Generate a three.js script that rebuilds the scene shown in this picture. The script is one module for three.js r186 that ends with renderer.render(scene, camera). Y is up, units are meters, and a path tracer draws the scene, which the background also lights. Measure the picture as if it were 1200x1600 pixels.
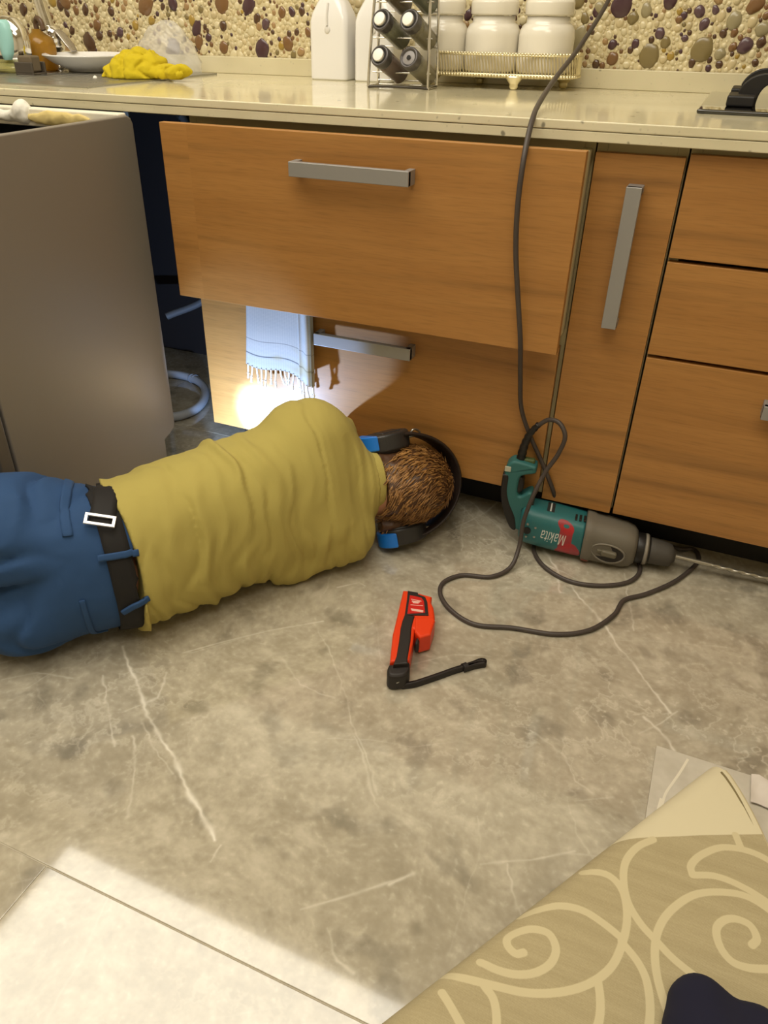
import * as THREE from 'three';
import { RoundedBoxGeometry } from 'three/addons/geometries/RoundedBoxGeometry.js';
import { ImprovedNoise } from 'three/addons/math/ImprovedNoise.js';
import { mergeGeometries, mergeVertices } from 'three/addons/utils/BufferGeometryUtils.js';
import { RectAreaLightUniformsLib } from 'three/addons/lights/RectAreaLightUniformsLib.js';

// ───────── camera, light, exposure ─────────
const FOCAL = 1201, CX = 568.2, CY = 794.9;                       // lens in pixels of the 1200×1600 frame
const scene = new THREE.Scene();
scene.background = new THREE.Color(0x050505);
const camera = new THREE.PerspectiveCamera(2 * Math.atan(800 / FOCAL) * 180 / Math.PI, 0.75, 0.02, 30);
camera.position.set(0, 1.0, 1.46);
camera.rotation.set(-0.5744, 0.414, 0.0093, 'YXZ');
camera.setViewOffset(1200, 1600, 600 - CX, 800 - CY, 1200, 1600);
camera.updateMatrixWorld(true);
const renderer = new THREE.WebGLRenderer({ antialias: true });
renderer.toneMapping = THREE.LinearToneMapping;
renderer.toneMappingExposure = 1.0;
renderer.shadowMap.enabled = true;
RectAreaLightUniformsLib.init();
const PANEL = { x0: -2.24, x1: -0.15, z0: -0.05, z1: 1.35, y: 2.5, power: 3.6, color: [1, 0.94, 0.81] };
const LENS = { axis: [0.05, 0.39, -0.92], at: [-0.935, 0.09, 0.19], spill: 1.3, hot: 5 };
const panelLight = new THREE.RectAreaLight(new THREE.Color().setRGB(...PANEL.color), PANEL.power, PANEL.x1 - PANEL.x0, PANEL.z1 - PANEL.z0);
panelLight.position.set((PANEL.x0 + PANEL.x1) / 2, PANEL.y - 0.012, (PANEL.z0 + PANEL.z1) / 2);
panelLight.rotation.x = -Math.PI / 2;
scene.add(panelLight);
const PANEL2 = { x0: -0.35, x1: 0.65, z0: 1.15, z1: 2.05, y: 2.5, power: 5.6, color: [1, 0.93, 0.79] };
const panelLight2 = new THREE.RectAreaLight(new THREE.Color().setRGB(...PANEL2.color), PANEL2.power, PANEL2.x1 - PANEL2.x0, PANEL2.z1 - PANEL2.z0);
panelLight2.position.set((PANEL2.x0 + PANEL2.x1) / 2, PANEL2.y - 0.012, (PANEL2.z0 + PANEL2.z1) / 2);
panelLight2.rotation.x = -Math.PI / 2;
scene.add(panelLight2);

// ───────── helpers ─────────
const V = (x, y, z) => new THREE.Vector3(x, y, z);
let seed = 7;
const rnd = () => { seed = (seed + 0x6d2b79f5) | 0; let t = Math.imul(seed ^ (seed >>> 15), 1 | seed); t = (t + Math.imul(t ^ (t >>> 7), 61 | t)) ^ t; return ((t ^ (t >>> 14)) >>> 0) / 4294967296; };
const rr = (a, b) => a + (b - a) * rnd();
const perlin = new ImprovedNoise();
const N3 = (x, y, z) => perlin.noise(x, y, z);
const fbm = (x, y, z, o = 4) => { let s = 0, a = 0.5; for (let i = 0; i < o; i++) { s += a * N3(x, y, z); x *= 2.03; y *= 2.03; z *= 2.03; a *= 0.5; } return s; };
const mixn = (a, b, t) => a + (b - a) * t, clamp = (x, a = 0, b = 1) => Math.min(b, Math.max(a, x));
const smooth = (a, b, x) => { const t = clamp((x - a) / (b - a)); return t * t * (3 - 2 * t); };
// where the line of sight through a point of the frame meets a plane of the room
const sight = (px, py) => V((px - CX) / FOCAL, -(py - CY) / FOCAL, -1).applyQuaternion(camera.quaternion);
const onZ = (px, py, z) => { const d = sight(px, py), c = camera.position; return d.multiplyScalar((z - c.z) / d.z).add(c); };
const onY = (px, py, y) => { const d = sight(px, py), c = camera.position; return d.multiplyScalar((y - c.y) / d.y).add(c); };

const used = {};
const numbered = (n) => { used[n] = (used[n] ?? -1) + 1; return used[n] ? n + '_' + String(used[n]).padStart(3, '0') : n; };
const shadowed = (m) => { m.castShadow = m.receiveShadow = true; return m; };
const mesh = (name, geo, mat, parent) => { const m = shadowed(new THREE.Mesh(geo, mat)); m.name = parent ? name : numbered(name); (parent ?? scene).add(m); return m; };
function describe(o, label, category, group) { o.userData = { label, category }; if (group) o.userData.group = group; return o; }
function thing(name, label, category, pos = [0, 0, 0], turn = 0, group) {
  const g = new THREE.Group(); g.name = numbered(name); g.position.set(...pos); g.rotation.y = turn; scene.add(g);
  return describe(g, label, category, group);
}
function part(name, geo, mat, parent, label) { const m = mesh(name, geo, mat, parent); if (label) m.userData.label = label; return m; }
function struct(name, geo, mat) { const m = mesh(name, geo, mat); m.userData.kind = 'structure'; return m; }
function copyOf(o, pos, label) { const c = o.clone(); c.name = numbered(o.name.replace(/_\d{3}$/, '')); c.userData = { ...o.userData, label }; c.position.set(...pos); scene.add(c); return c; }

function boxUV(g, ox = 0, oy = 0) {                                 // uv in metres, by the face's direction
  const p = g.attributes.position, n = g.attributes.normal, uv = new Float32Array(p.count * 2);
  for (let i = 0; i < p.count; i++) {
    const ax = Math.abs(n.getX(i)), ay = Math.abs(n.getY(i)), az = Math.abs(n.getZ(i));
    const [u, v] = ay > ax && ay > az ? [p.getX(i), p.getZ(i)] : ax > az ? [p.getZ(i), p.getY(i)] : [p.getX(i), p.getY(i)];
    uv[2 * i] = u + ox; uv[2 * i + 1] = v + oy;
  }
  g.setAttribute('uv', new THREE.BufferAttribute(uv, 2)); return g;
}
function slab(x0, x1, y0, y1, z0, z1, r = 0.001) {                  // a box by its limits, edges rounded
  const w = x1 - x0, h = y1 - y0, d = z1 - z0;
  const g = r ? new RoundedBoxGeometry(w, h, d, 2, Math.min(r, w / 2.01, h / 2.01, d / 2.01)) : new THREE.BoxGeometry(w, h, d);
  g.translate((x0 + x1) / 2, (y0 + y1) / 2, (z0 + z1) / 2); return boxUV(g);
}
const clean = (list) => list.map((g) => { const h = g.index ? g.toNonIndexed() : g; for (const k of Object.keys(h.attributes)) if (!['position', 'normal', 'uv'].includes(k)) h.deleteAttribute(k); if (!h.attributes.uv) h.setAttribute('uv', new THREE.BufferAttribute(new Float32Array(h.attributes.position.count * 2), 2)); return h; });
const join = (...list) => mergeGeometries(clean(list));
const curve = (pts, closed = false, tension = 0.5) => new THREE.CatmullRomCurve3(pts.map((p) => (p.isVector3 ? p : V(...p))), closed, 'centripetal', tension);
const tube = (pts, r, seg = 40, rad = 8, closed = false) => new THREE.TubeGeometry(curve(pts, closed), seg, r, rad, closed);
const lathe = (prof, seg = 40) => new THREE.LatheGeometry(prof.map(([x, y]) => new THREE.Vector2(x, y)), seg);
function rod(a, b, r0, r1 = r0, seg = 16) {                         // a tapered rod from a to b
  const A = V(...a), B = V(...b), L = A.distanceTo(B), g = new THREE.CylinderGeometry(r1, r0, L, seg);
  g.applyQuaternion(new THREE.Quaternion().setFromUnitVectors(V(0, 1, 0), B.clone().sub(A).normalize()));
  return g.translate((A.x + B.x) / 2, (A.y + B.y) / 2, (A.z + B.z) / 2);
}
function loft(rings, close = true, caps = true) {                   // rings of equal length joined to a skin
  const n = rings[0].length, pos = [], idx = [], uv = [];
  rings.forEach((r, i) => r.forEach((p, j) => { pos.push(p.x, p.y, p.z); uv.push(i / (rings.length - 1), j / n); }));
  for (let i = 0; i + 1 < rings.length; i++) for (let j = 0; j < (close ? n : n - 1); j++) {
    const a = i * n + j, b = i * n + (j + 1) % n, c = a + n, d = b + n; idx.push(a, c, b, b, c, d);
  }
  if (caps && close) for (const [i, flip] of [[0, 0], [rings.length - 1, 1]]) {
    const m = rings[i].reduce((s, p) => s.add(p), V(0, 0, 0)).multiplyScalar(1 / n), k = pos.length / 3;
    pos.push(m.x, m.y, m.z); uv.push(i ? 1 : 0, 0.5);
    for (let j = 0; j < n; j++) { const a = i * n + j, b = i * n + (j + 1) % n; flip ? idx.push(a, k, b) : idx.push(a, b, k); }
  }
  const g = new THREE.BufferGeometry();
  g.setAttribute('position', new THREE.Float32BufferAttribute(pos, 3)); g.setAttribute('uv', new THREE.Float32BufferAttribute(uv, 2)); g.setIndex(idx); g.computeVertexNormals();
  return g;
}
function skin(f, lo, hi, h) {                                       // surface nets: the skin where f changes sign
  const n = [0, 1, 2].map((k) => Math.ceil((hi[k] - lo[k]) / h) + 1), [nx, ny, nz] = n, F = new Float32Array(nx * ny * nz);
  const at = (i, j, k) => i + nx * (j + ny * k);
  for (let k = 0; k < nz; k++) for (let j = 0; j < ny; j++) for (let i = 0; i < nx; i++) F[at(i, j, k)] = f(lo[0] + i * h, lo[1] + j * h, lo[2] + k * h);
  const id = new Int32Array(nx * ny * nz).fill(-1), pos = [], idx = [];
  for (let k = 0; k + 1 < nz; k++) for (let j = 0; j + 1 < ny; j++) for (let i = 0; i + 1 < nx; i++) {
    let m = 0, cx = 0, cy = 0, cz = 0, c = 0;
    for (let q = 0; q < 8; q++) if (F[at(i + (q & 1), j + (q >> 1 & 1), k + (q >> 2))] < 0) m |= 1 << q;
    if (m === 0 || m === 255) continue;
    for (let q = 0; q < 8; q++) for (const b of [1, 2, 4]) if (!(q & b)) {
      const r = q | b; if (((m >> q) & 1) === ((m >> r) & 1)) continue;
      const fa = F[at(i + (q & 1), j + (q >> 1 & 1), k + (q >> 2))], fb = F[at(i + (r & 1), j + (r >> 1 & 1), k + (r >> 2))], t = fa / (fa - fb);
      cx += (q & 1) + (b === 1 ? t : 0); cy += (q >> 1 & 1) + (b === 2 ? t : 0); cz += (q >> 2) + (b === 4 ? t : 0); c++;
    }
    id[at(i, j, k)] = pos.length / 3; pos.push(lo[0] + (i + cx / c) * h, lo[1] + (j + cy / c) * h, lo[2] + (k + cz / c) * h);
  }
  const quad = (a, b, c, d, flip) => { if (a < 0 || b < 0 || c < 0 || d < 0) return; flip ? idx.push(a, c, b, a, d, c) : idx.push(a, b, c, a, c, d); };
  for (let k = 1; k + 1 < nz; k++) for (let j = 1; j + 1 < ny; j++) for (let i = 1; i + 1 < nx; i++) {
    const s = F[at(i, j, k)] < 0;
    if (s !== F[at(i + 1, j, k)] < 0) quad(id[at(i, j - 1, k - 1)], id[at(i, j, k - 1)], id[at(i, j, k)], id[at(i, j - 1, k)], !s);
    if (s !== F[at(i, j + 1, k)] < 0) quad(id[at(i - 1, j, k - 1)], id[at(i - 1, j, k)], id[at(i, j, k)], id[at(i, j, k - 1)], !s);
    if (s !== F[at(i, j, k + 1)] < 0) quad(id[at(i - 1, j - 1, k)], id[at(i, j - 1, k)], id[at(i, j, k)], id[at(i - 1, j, k)], !s);
  }
  const g = new THREE.BufferGeometry(); g.setAttribute('position', new THREE.Float32BufferAttribute(pos, 3)); g.setIndex(idx);
  g.computeVertexNormals(); return g;
}
const smin = (a, b, k) => { const h = Math.max(k - Math.abs(a - b), 0) / k; return Math.min(a, b) - h * h * k * 0.25; };
function cap(x, y, z, a, b, ra, rb) {                               // tapered capsule
  const dx = b[0] - a[0], dy = b[1] - a[1], dz = b[2] - a[2], px = x - a[0], py = y - a[1], pz = z - a[2];
  const t = clamp((px * dx + py * dy + pz * dz) / (dx * dx + dy * dy + dz * dz + 1e-12));
  return Math.hypot(px - dx * t, py - dy * t, pz - dz * t) - mixn(ra, rb, t);
}

// ───────── procedural surfaces ─────────
function dataMap(w, h, f, srgb = true) {
  const d = new Uint8Array(w * h * 4);
  for (let y = 0; y < h; y++) for (let x = 0; x < w; x++) { const c = f(x, y), i = 4 * (y * w + x); d[i] = clamp(c[0], 0, 255); d[i + 1] = clamp(c[1], 0, 255); d[i + 2] = clamp(c[2], 0, 255); d[i + 3] = 255; }
  const t = new THREE.DataTexture(d, w, h, THREE.RGBAFormat); t.magFilter = t.minFilter = THREE.LinearFilter; t.wrapS = t.wrapT = THREE.RepeatWrapping;
  if (srgb) t.colorSpace = THREE.SRGBColorSpace; t.needsUpdate = true; return t;
}
const scaled = (t, sx, sy) => { t.repeat.set(sx, sy); return t; };
const std = (color, roughness = 0.6, more = {}) => new THREE.MeshStandardMaterial({ color, roughness, ...more });
const phys = (color, roughness, more) => new THREE.MeshPhysicalMaterial({ color, roughness, ...more });
const hexmix = (a, b, t) => [0, 1, 2].map((k) => mixn(a[k], b[k], t));

const woodMap = scaled(dataMap(1024, 1024, (x, y) => {              // 1 m square of straight-grained veneer, grain along x
  const X = x / 1024, Y = y / 1024, w = 0.012 * N3(X * 2.2, Y * 3, 4);
  const broad = fbm(X * 1.3, (Y + w) * 13, 1, 3), fine = N3(X * 5, (Y + w) * 120, 7), pore = N3(X * 22, Y * 420, 3);
  const streak = Math.pow(clamp(N3(X * 1.1, (Y + w) * 46, 11) * 1.6), 2);
  let t = clamp(0.5 + broad * 0.75 + fine * 0.2);
  const c = hexmix([160, 110, 54], [187, 135, 73], t), k = 1 - 0.13 * streak - 0.08 * clamp(pore * 1.5);
  return c.map((v) => v * k);
}), 1, 1);
const stoneMap = scaled(dataMap(1024, 512, (x, y) => {              // 1.6 × 0.8 m of cream engineered stone with short flecks
  const X = x / 640, Y = y / 640, n = fbm(X * 6, Y * 6, 2, 3), f = fbm(X * 46 + 9, Y * 46, 5, 2), g = N3(X * 170, Y * 170, 8);
  const c = hexmix([212, 202, 168], [228, 219, 188], clamp(0.5 + n));
  const dark = smooth(0.36, 0.44, f) * 0.38 + smooth(0.55, 0.7, g) * 0.08; return c.map((v) => v * (1 - dark));
}), 1 / 1.6, 1 / 0.8);
// marble print of the floor tiles: 2.4 × 1.2 m
const MW = 2048, MH = 1024, veinInk = new Float32Array(MW * MH);
const TILE0 = { x: -1.45, z: -0.137 };
function vein(pts, w, ink) {                                        // [x, z] in metres of the room, jittered on the way
  for (let s = 0; s + 1 < pts.length; s++) {
    const [x0, z0] = pts[s], [x1, z1] = pts[s + 1], L = Math.hypot(x1 - x0, z1 - z0), n = Math.ceil(L / 0.0009);
    for (let i = 0; i <= n; i++) {
      const t = i / n, x = mixn(x0, x1, t), z = mixn(z0, z1, t), j = 0.005 * N3(x * 16, z * 16, 3) + 0.0022 * N3(x * 70, z * 70, 9);
      const u = (x + j - TILE0.x) / 2.4 * MW, v = (z - j - TILE0.z) / 1.2 * MH, q = w * 1.2 * (0.6 + 0.9 * Math.abs(N3(x * 30, z * 30, 5) * 2)) / 2.4 * MW, R = Math.ceil(q * 2);
      for (let b = -R; b <= R; b++) for (let a = -R; a <= R; a++) {
        const X = Math.round(u) + a, Y = Math.round(v) + b; if (X < 0 || Y < 0 || X >= MW || Y >= MH) continue;
        const d = Math.hypot(X - u, Y - v) / q, k = ink * Math.exp(-d * d * 1.6) * (0.45 + 0.55 * clamp(0.5 + 1.6 * N3(x * 22, z * 22, 14)));
        const at = Y * MW + X; if (k > veinInk[at]) veinInk[at] = k;
      }
    }
  }
}
const fl = (...p) => p.map(([a, b]) => { const q = onY(a, b, 0); return [q.x, q.z]; });
vein(fl([190, 1010], [205, 1050], [240, 1130], [275, 1200], [305, 1255], [335, 1312]), 0.0036, 1.0);
vein(fl([160, 1055], [170, 1110], [180, 1165]), 0.002, 0.5); vein(fl([205, 1150], [212, 1200], [200, 1275]), 0.0022, 0.6);
vein(fl([265, 1048], [245, 1090], [200, 1110]), 0.0022, 0.5); vein(fl([225, 1130], [238, 1170], [265, 1210]), 0.0018, 0.45);
vein(fl([0, 1062], [60, 1050], [110, 1060]), 0.0025, 0.5); vein(fl([40, 1075], [90, 1045]), 0.0018, 0.4);
vein(fl([285, 1020], [350, 1002], [420, 985], [505, 970]), 0.002, 0.55); vein(fl([500, 985], [530, 1060], [560, 1150], [590, 1240]), 0.002, 0.35);
vein(fl([555, 1150], [575, 1215], [590, 1260]), 0.002, 0.35); vein(fl([470, 1420], [540, 1400], [645, 1365]), 0.0022, 0.55);
vein(fl([510, 1450], [525, 1500], [550, 1520]), 0.002, 0.5); vein(fl([330, 1345], [345, 1320]), 0.002, 0.5);
vein(fl([730, 780], [790, 830], [850, 880], [900, 905]), 0.002, 0.6); vein(fl([850, 860], [870, 890], [876, 925]), 0.0028, 0.7);
vein(fl([885, 905], [930, 960], [960, 1000], [1000, 1055], [1050, 1112]), 0.0026, 0.75); vein(fl([975, 895], [985, 960], [990, 985]), 0.002, 0.5);
vein(fl([1005, 1120], [1025, 1140], [1052, 1172]), 0.003, 0.9); vein(fl([1060, 1110], [1030, 1130], [1000, 1145]), 0.0018, 0.5);
vein(fl([830, 1140], [880, 1180], [900, 1220], [925, 1240]), 0.0018, 0.4); vein(fl([900, 1250], [955, 1246]), 0.002, 0.4);
vein(fl([750, 1350], [830, 1342], [895, 1330]), 0.0022, 0.45); vein(fl([790, 1350], [805, 1390], [818, 1440]), 0.002, 0.45);
vein(fl([610, 1380], [645, 1364]), 0.0032, 0.7); vein(fl([525, 918], [560, 910], [570, 915]), 0.002, 0.6); vein(fl([700, 830], [760, 800], [775, 785]), 0.002, 0.5);
vein(fl([640, 850], [690, 835], [740, 820]), 0.0018, 0.4); vein(fl([720, 860], [725, 790]), 0.0016, 0.4); vein(fl([440, 1030], [470, 1070], [520, 1090]), 0.002, 0.4);
for (let i = 0; i < 46; i++) {
  let x = rr(-1.4, 0.9), z = rr(-0.1, 1.05), a = rr(0, 6.28); const p = [[x, z]];
  for (let k = 0; k < 3; k++) { a += rr(-0.5, 0.5); x += Math.cos(a) * 0.07; z += Math.sin(a) * 0.07; p.push([x, z]); }
  vein(p, rr(0.001, 0.002), rr(0.12, 0.38));
}
const marbleMap = scaled(dataMap(MW, MH, (px, py) => {
  const x = px / MW * 2.4, z = py / MH * 1.2, wx = 0.12 * fbm(x * 3, z * 3, 1, 3), wz = 0.12 * fbm(x * 3 + 7, z * 3, 4, 3);
  const wq = 0.45, X = x + wx * wq, Z = z + wz * wq, fine = fbm(X * 85, Z * 85, 41, 3), cloud = fbm(X * 2.6, Z * 2.6, 2, 5), grain = fbm(X * 24, Z * 24, 6, 5), web = Math.max(0, 1 - Math.abs(N3(X * 9 + grain * 1.2, Z * 9 + fine * 0.5, 12)) * 12) * Math.max(0, N3(X * 2.6, Z * 2.6, 19) + 0.22);
  const t = 0.53 + 0.47 * Math.tanh(1.7 * (cloud * 0.45 + grain * 0.8 + 0.3 * fbm(X * 7, Z * 7, 31, 3) + fine * 0.55 + 0.02)), spot = smooth(0.1, 0.35, fbm(X * 12, Z * 12, 22, 4));
  let c = hexmix([150, 141, 122], [202, 193, 173], t).map((v) => v * (1 - 0.15 * spot));
  c = hexmix(c, [218, 210, 192], clamp(web) * 0.8 + smooth(0.15, 0.5, fine) * 0.3 + smooth(0.12, 0.5, grain) * 0.22);
  return hexmix(c, [240, 234, 220], clamp(veinInk[py * MW + px] * 1.0));
}), 1 / 2.4, 1 / 1.2);

const M = {
  marble: phys(0xffffff, 0.08, { map: marbleMap, ior: 1.7, clearcoat: 1, clearcoatRoughness: 0.04 }),
  grout: std(0xb9b09c, 0.9),
  wood: std(0xffffff, 0.42, { map: woodMap }),
  stone: phys(0xffffff, 0.1, { map: stoneMap }),
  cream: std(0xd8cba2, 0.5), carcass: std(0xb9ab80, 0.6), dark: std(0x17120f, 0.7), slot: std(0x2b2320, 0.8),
  alu: std(0x9c9a98, 0.42, { metalness: 0.4 }), chrome: std(0xe8e6e2, 0.08, { metalness: 1 }), steel: std(0xa8a7a2, 0.28, { metalness: 0.9 }),
  plaster: std(0xe4dcc8, 0.85), white: phys(0xece6d8, 0.25, { clearcoat: 0.6, clearcoatRoughness: 0.1 }), porcelain: phys(0xf2f0ee, 0.2, { clearcoat: 0.5 }),
  rubber: std(0x37312d, 0.55), black: std(0x191614, 0.45), gold: std(0xf0e6c4, 0.28, { metalness: 1 }),
};
// ───────── the room ─────────
const WZ = -0.665;                                                  // face of the wall behind the worktop
const floor = struct('floor', slab(-3.0, 1.9, -0.12, -0.0011, -0.9, 3.2, 0), M.grout);
const groutGap = 0.0007;
function tile(x0, x1, z0, z1, ou, ov) {
  const g = slab(x0 + groutGap, x1 - groutGap, -0.012, 0, z0 + groutGap, z1 - groutGap, 0.0012), p = g.attributes.position, uv = g.attributes.uv;
  for (let i = 0; i < p.count; i++) uv.setXY(i, p.getX(i) - TILE0.x + ou, p.getZ(i) - TILE0.z + ov);
  return part('tile', g, M.marble, floor);
}
tile(-1.45, 0.95, -0.137, 1.063, 0, 0); tile(-3.0, -1.45, -0.137, 1.063, 0.9, 0.3); tile(0.95, 1.9, -0.137, 1.063, 0.4, 0.7);
tile(-3.0, -1.45, -0.9, -0.137, 0.3, 0.5); tile(-1.45, 0.95, -0.9, -0.137, 1.3, 0.2); tile(0.95, 1.9, -0.9, -0.137, 0.2, 0.1);
for (const [z0, z1, o] of [[1.063, 1.663, 0.62], [1.663, 2.263, 0.2], [2.263, 3.2, 0.9]]) { tile(-3.0, -0.65, z0, z1, 0.3, o); tile(-0.65, 1.75, z0, z1, 1.1, o); tile(1.75, 1.9, z0, z1, 0.1, o); }
const mosaicBed = std(0xd6c89f, 0.8);
const wallBack = struct('wall_back', slab(-3.0, 1.9, 0, 2.7, WZ - 0.15, WZ - 0.004, 0), M.plaster);
part('mosaic_bed', slab(-2.99, 1.89, 0.86, 1.42, WZ - 0.006, WZ + 0.0008, 0), mosaicBed, wallBack);
struct('wall_left', slab(-3.15, -3.0, 0, 2.7, -0.9, 3.2, 0), M.plaster);
struct('wall_right', slab(1.9, 2.05, 0, 2.7, -0.9, 3.2, 0), M.plaster);
struct('wall_front', slab(-3.15, 2.05, 0, 2.7, 3.2, 3.35, 0), M.plaster);
struct('ceiling', slab(-3.15, 2.05, 2.56, 2.72, -0.9, 3.35, 0), M.plaster);
{
for (const [Q, label] of [[PANEL, 'large flat white light panel on the ceiling above the dishwasher'], [PANEL2, 'small square white light panel on the ceiling behind the camera']]) {
  const t = thing('ceiling_light', label, 'ceiling light', [(Q.x0 + Q.x1) / 2, Q.y, (Q.z0 + Q.z1) / 2]);
  const w = Q.x1 - Q.x0, d = Q.z1 - Q.z0, k = 1.2;
  part('housing', slab(-w / 2 - 0.02, w / 2 + 0.02, 0.002, 0.06, -d / 2 - 0.02, d / 2 + 0.02, 0.004), M.plaster, t);
  part('diffuser', slab(-w / 2, w / 2, -0.008, 0.003, -d / 2, d / 2, 0), new THREE.MeshStandardMaterial({ color: 0xffffff, roughness: 0.6, emissive: new THREE.Color().setRGB(...Q.color), emissiveIntensity: k }), t);
}
}
// pebble mosaic
{
  const shapes = [];
  for (let k = 0; k < 8; k++) {
    const g = mergeVertices(new THREE.IcosahedronGeometry(1, 2).deleteAttribute('uv').deleteAttribute('normal')), p = g.attributes.position, q = k * 3.7, point = k % 4 === 1 ? 0.28 : 0;
    for (let i = 0; i < p.count; i++) {
      const v = V(p.getX(i), p.getY(i), p.getZ(i)), s = 1 + 0.2 * N3(v.x * 0.9 + q, v.y * 0.9, v.z * 0.6) + 0.06 * N3(v.x * 2 + q, v.y * 2, v.z * 2);
      v.multiplyScalar(s); v.x *= 1 - point * Math.max(0, v.y); p.setXYZ(i, v.x, v.y * (1 + point * 0.4), v.z);
    }
    g.computeVertexNormals(); shapes.push(g);
  }
  const tones = { plum: 0x4b3038, purple: 0x5a4249, brown: 0x7d5a36, tan: 0xa5855a, olive: 0x84744a, grey: 0x9d9270, umber: 0x553a26, ochre: 0xa88a3c, sand: 0xcfbe93, cream: 0xdccfa8 };
  const mats = Object.fromEntries(Object.entries(tones).map(([k, c]) => [k, phys(c, 0.3, { clearcoat: 0.5, clearcoatRoughness: 0.2 })]));
  const spots = [];                                                 // x, y, radius, height factor, tone
  const known = (px, py, r, tone, tall = 1.1) => { const a = onZ(px, py, WZ), b = onZ(px + r, py, WZ); spots.push([a.x, a.y, Math.abs(b.x - a.x), tall, tone]); };
  for (const [tone, list] of [
    ['brown', [[228, 8, 11, 1.3], [347, 4, 11], [152, 40, 6], [450, 68, 8, 1.2], [957, 92, 9], [1180, 8, 13], [350, 74, 7], [311, 66, 6, 1.5], [102, 3, 8], [441, 19, 6], [1062, 30, 6]]],
    ['plum', [[270, 5, 7, 1.3], [272, 76, 10, 1.2], [308, 43, 7, 1.4], [410, 77, 11, 1.2], [972, 9, 16], [711, 10, 7, 1.5], [1048, 1, 11], [957, 70, 7], [887, 49, 7, 1.2], [389, 8, 9, 1.3], [456, 18, 5, 1.2], [932, 18, 6, 1.4], [1068, 25, 6]]],
    ['purple', [[1093, 18, 9], [1100, 38, 8, 1.2], [1164, 72, 12, 1.1], [1031, 52, 8], [188, 51, 5, 1.2], [1118, 15, 6], [1070, 60, 6, 0.9], [415, 38, 6, 1.2]]],
    ['umber', [[140, 67, 9, 1.4], [134, 15, 5, 1.3], [174, 18, 5], [156, 56, 5], [113, 48, 4, 1.3], [94, 8, 5], [37, 15, 6, 1.2], [16, 12, 4], [452, 53, 4], [464, 50, 4], [472, 18, 5, 1.2], [931, 100, 6], [985, 78, 5], [1081, 99, 6], [1018, 62, 5], [1130, 53, 6], [1180, 98, 6], [1190, 66, 8]]],
    ['olive', [[1097, 77, 18, 1.05], [1014, 87, 16, 1.15], [903, 3, 10], [914, 28, 7], [989, 28, 9], [1040, 66, 8, 1.1], [1180, 8, 6]]],
    ['grey', [[902, 64, 14, 1.5], [937, 12, 8], [1147, 32, 12, 1.2], [1192, 45, 11], [1010, 15, 9], [1125, 84, 9]]],
    ['ochre', [[82, 2, 6], [300, 32, 5, 1.4], [237, 32, 5], [212, 40, 5], [440, 71, 5], [1048, 88, 6], [1062, 18, 5], [1152, 88, 4]]],
  ]) for (const [x, y, r, tall] of list) known(x, y, r, tone, tall ?? 1.1);
  const grid = new Map(), cell = 0.02, put = (s, i) => { const k = Math.floor(s[0] / cell) + ',' + Math.floor(s[1] / cell); grid.set(k, [...(grid.get(k) ?? []), i]); };
  spots.forEach(put);
  const free = (x, y, r) => {
    const a = Math.floor(x / cell), b = Math.floor(y / cell);
    for (let i = a - 2; i <= a + 2; i++) for (let j = b - 2; j <= b + 2; j++) for (const k of grid.get(i + ',' + j) ?? []) { const s = spots[k]; if (Math.hypot(x - s[0], (y - s[1])) < (r + s[2]) * 0.93) return false; }
    return true;
  };
  const pick = () => { const q = rnd(); return q < 0.03 ? 'plum' : q < 0.10 ? 'umber' : q < 0.15 ? 'brown' : q < 0.2 ? 'tan' : q < 0.23 ? 'olive' : q < 0.25 ? 'ochre' : q < 0.55 ? 'sand' : 'cream'; };
  for (const [tries, r0, r1] of [[500, 0.008, 0.013], [6000, 0.0055, 0.009], [40000, 0.0038, 0.006], [60000, 0.0026, 0.004]]) for (let i = 0; i < tries; i++) {
    const x = rr(-2.5, 0.6), y = rr(0.892, 1.2), r = rr(r0, r1); if (!free(x, y, r)) continue;
    const dim = r1 < 0.0055; spots.push([x, y, r, rr(0.95, 1.3), dim ? (rnd() < 0.09 ? 'umber' : rnd() < 0.5 ? 'sand' : 'cream') : pick()]); put(spots[spots.length - 1], spots.length - 1);
  }
  const inView = (s) => s[1] < 1.025 && s[0] > -2.1 && s[0] < 0.04;
  const order = spots.map((s, i) => i).sort((a, b) => (inView(spots[b]) ? spots[b][2] : 0) - (inView(spots[a]) ? spots[a][2] : 0));
  const rest = order.slice(298), col = new THREE.Color(), o = new THREE.Object3D();
  const pose = (m, s, i) => { m.position.set(s[0], s[1], WZ + 0.0005); m.rotation.z = ((i * 37) % 60 - 30) / 60 + (i % 5 === 0 ? 2.8 : 0); m.scale.set(s[2], s[2] * s[3], Math.min(s[2] * 0.48, 0.006)); m.updateMatrix(); };
  order.slice(0, 298).forEach((i) => pose(part('pebble', shapes[i % 8], mats[spots[i][4]], wallBack), spots[i], i));
  const im = new THREE.InstancedMesh(shapes[0], phys(0xffffff, 0.4, { clearcoat: 0.3 }), rest.length);
  rest.forEach((i, k) => { pose(o, spots[i], i); im.setMatrixAt(k, o.matrix); col.set(tones[spots[i][4]]).multiplyScalar(rr(0.85, 1.1)); im.setColorAt(k, col); });
  im.name = 'small_pebbles'; im.userData.kind = 'stuff'; shadowed(im); wallBack.add(im);
}
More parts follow.
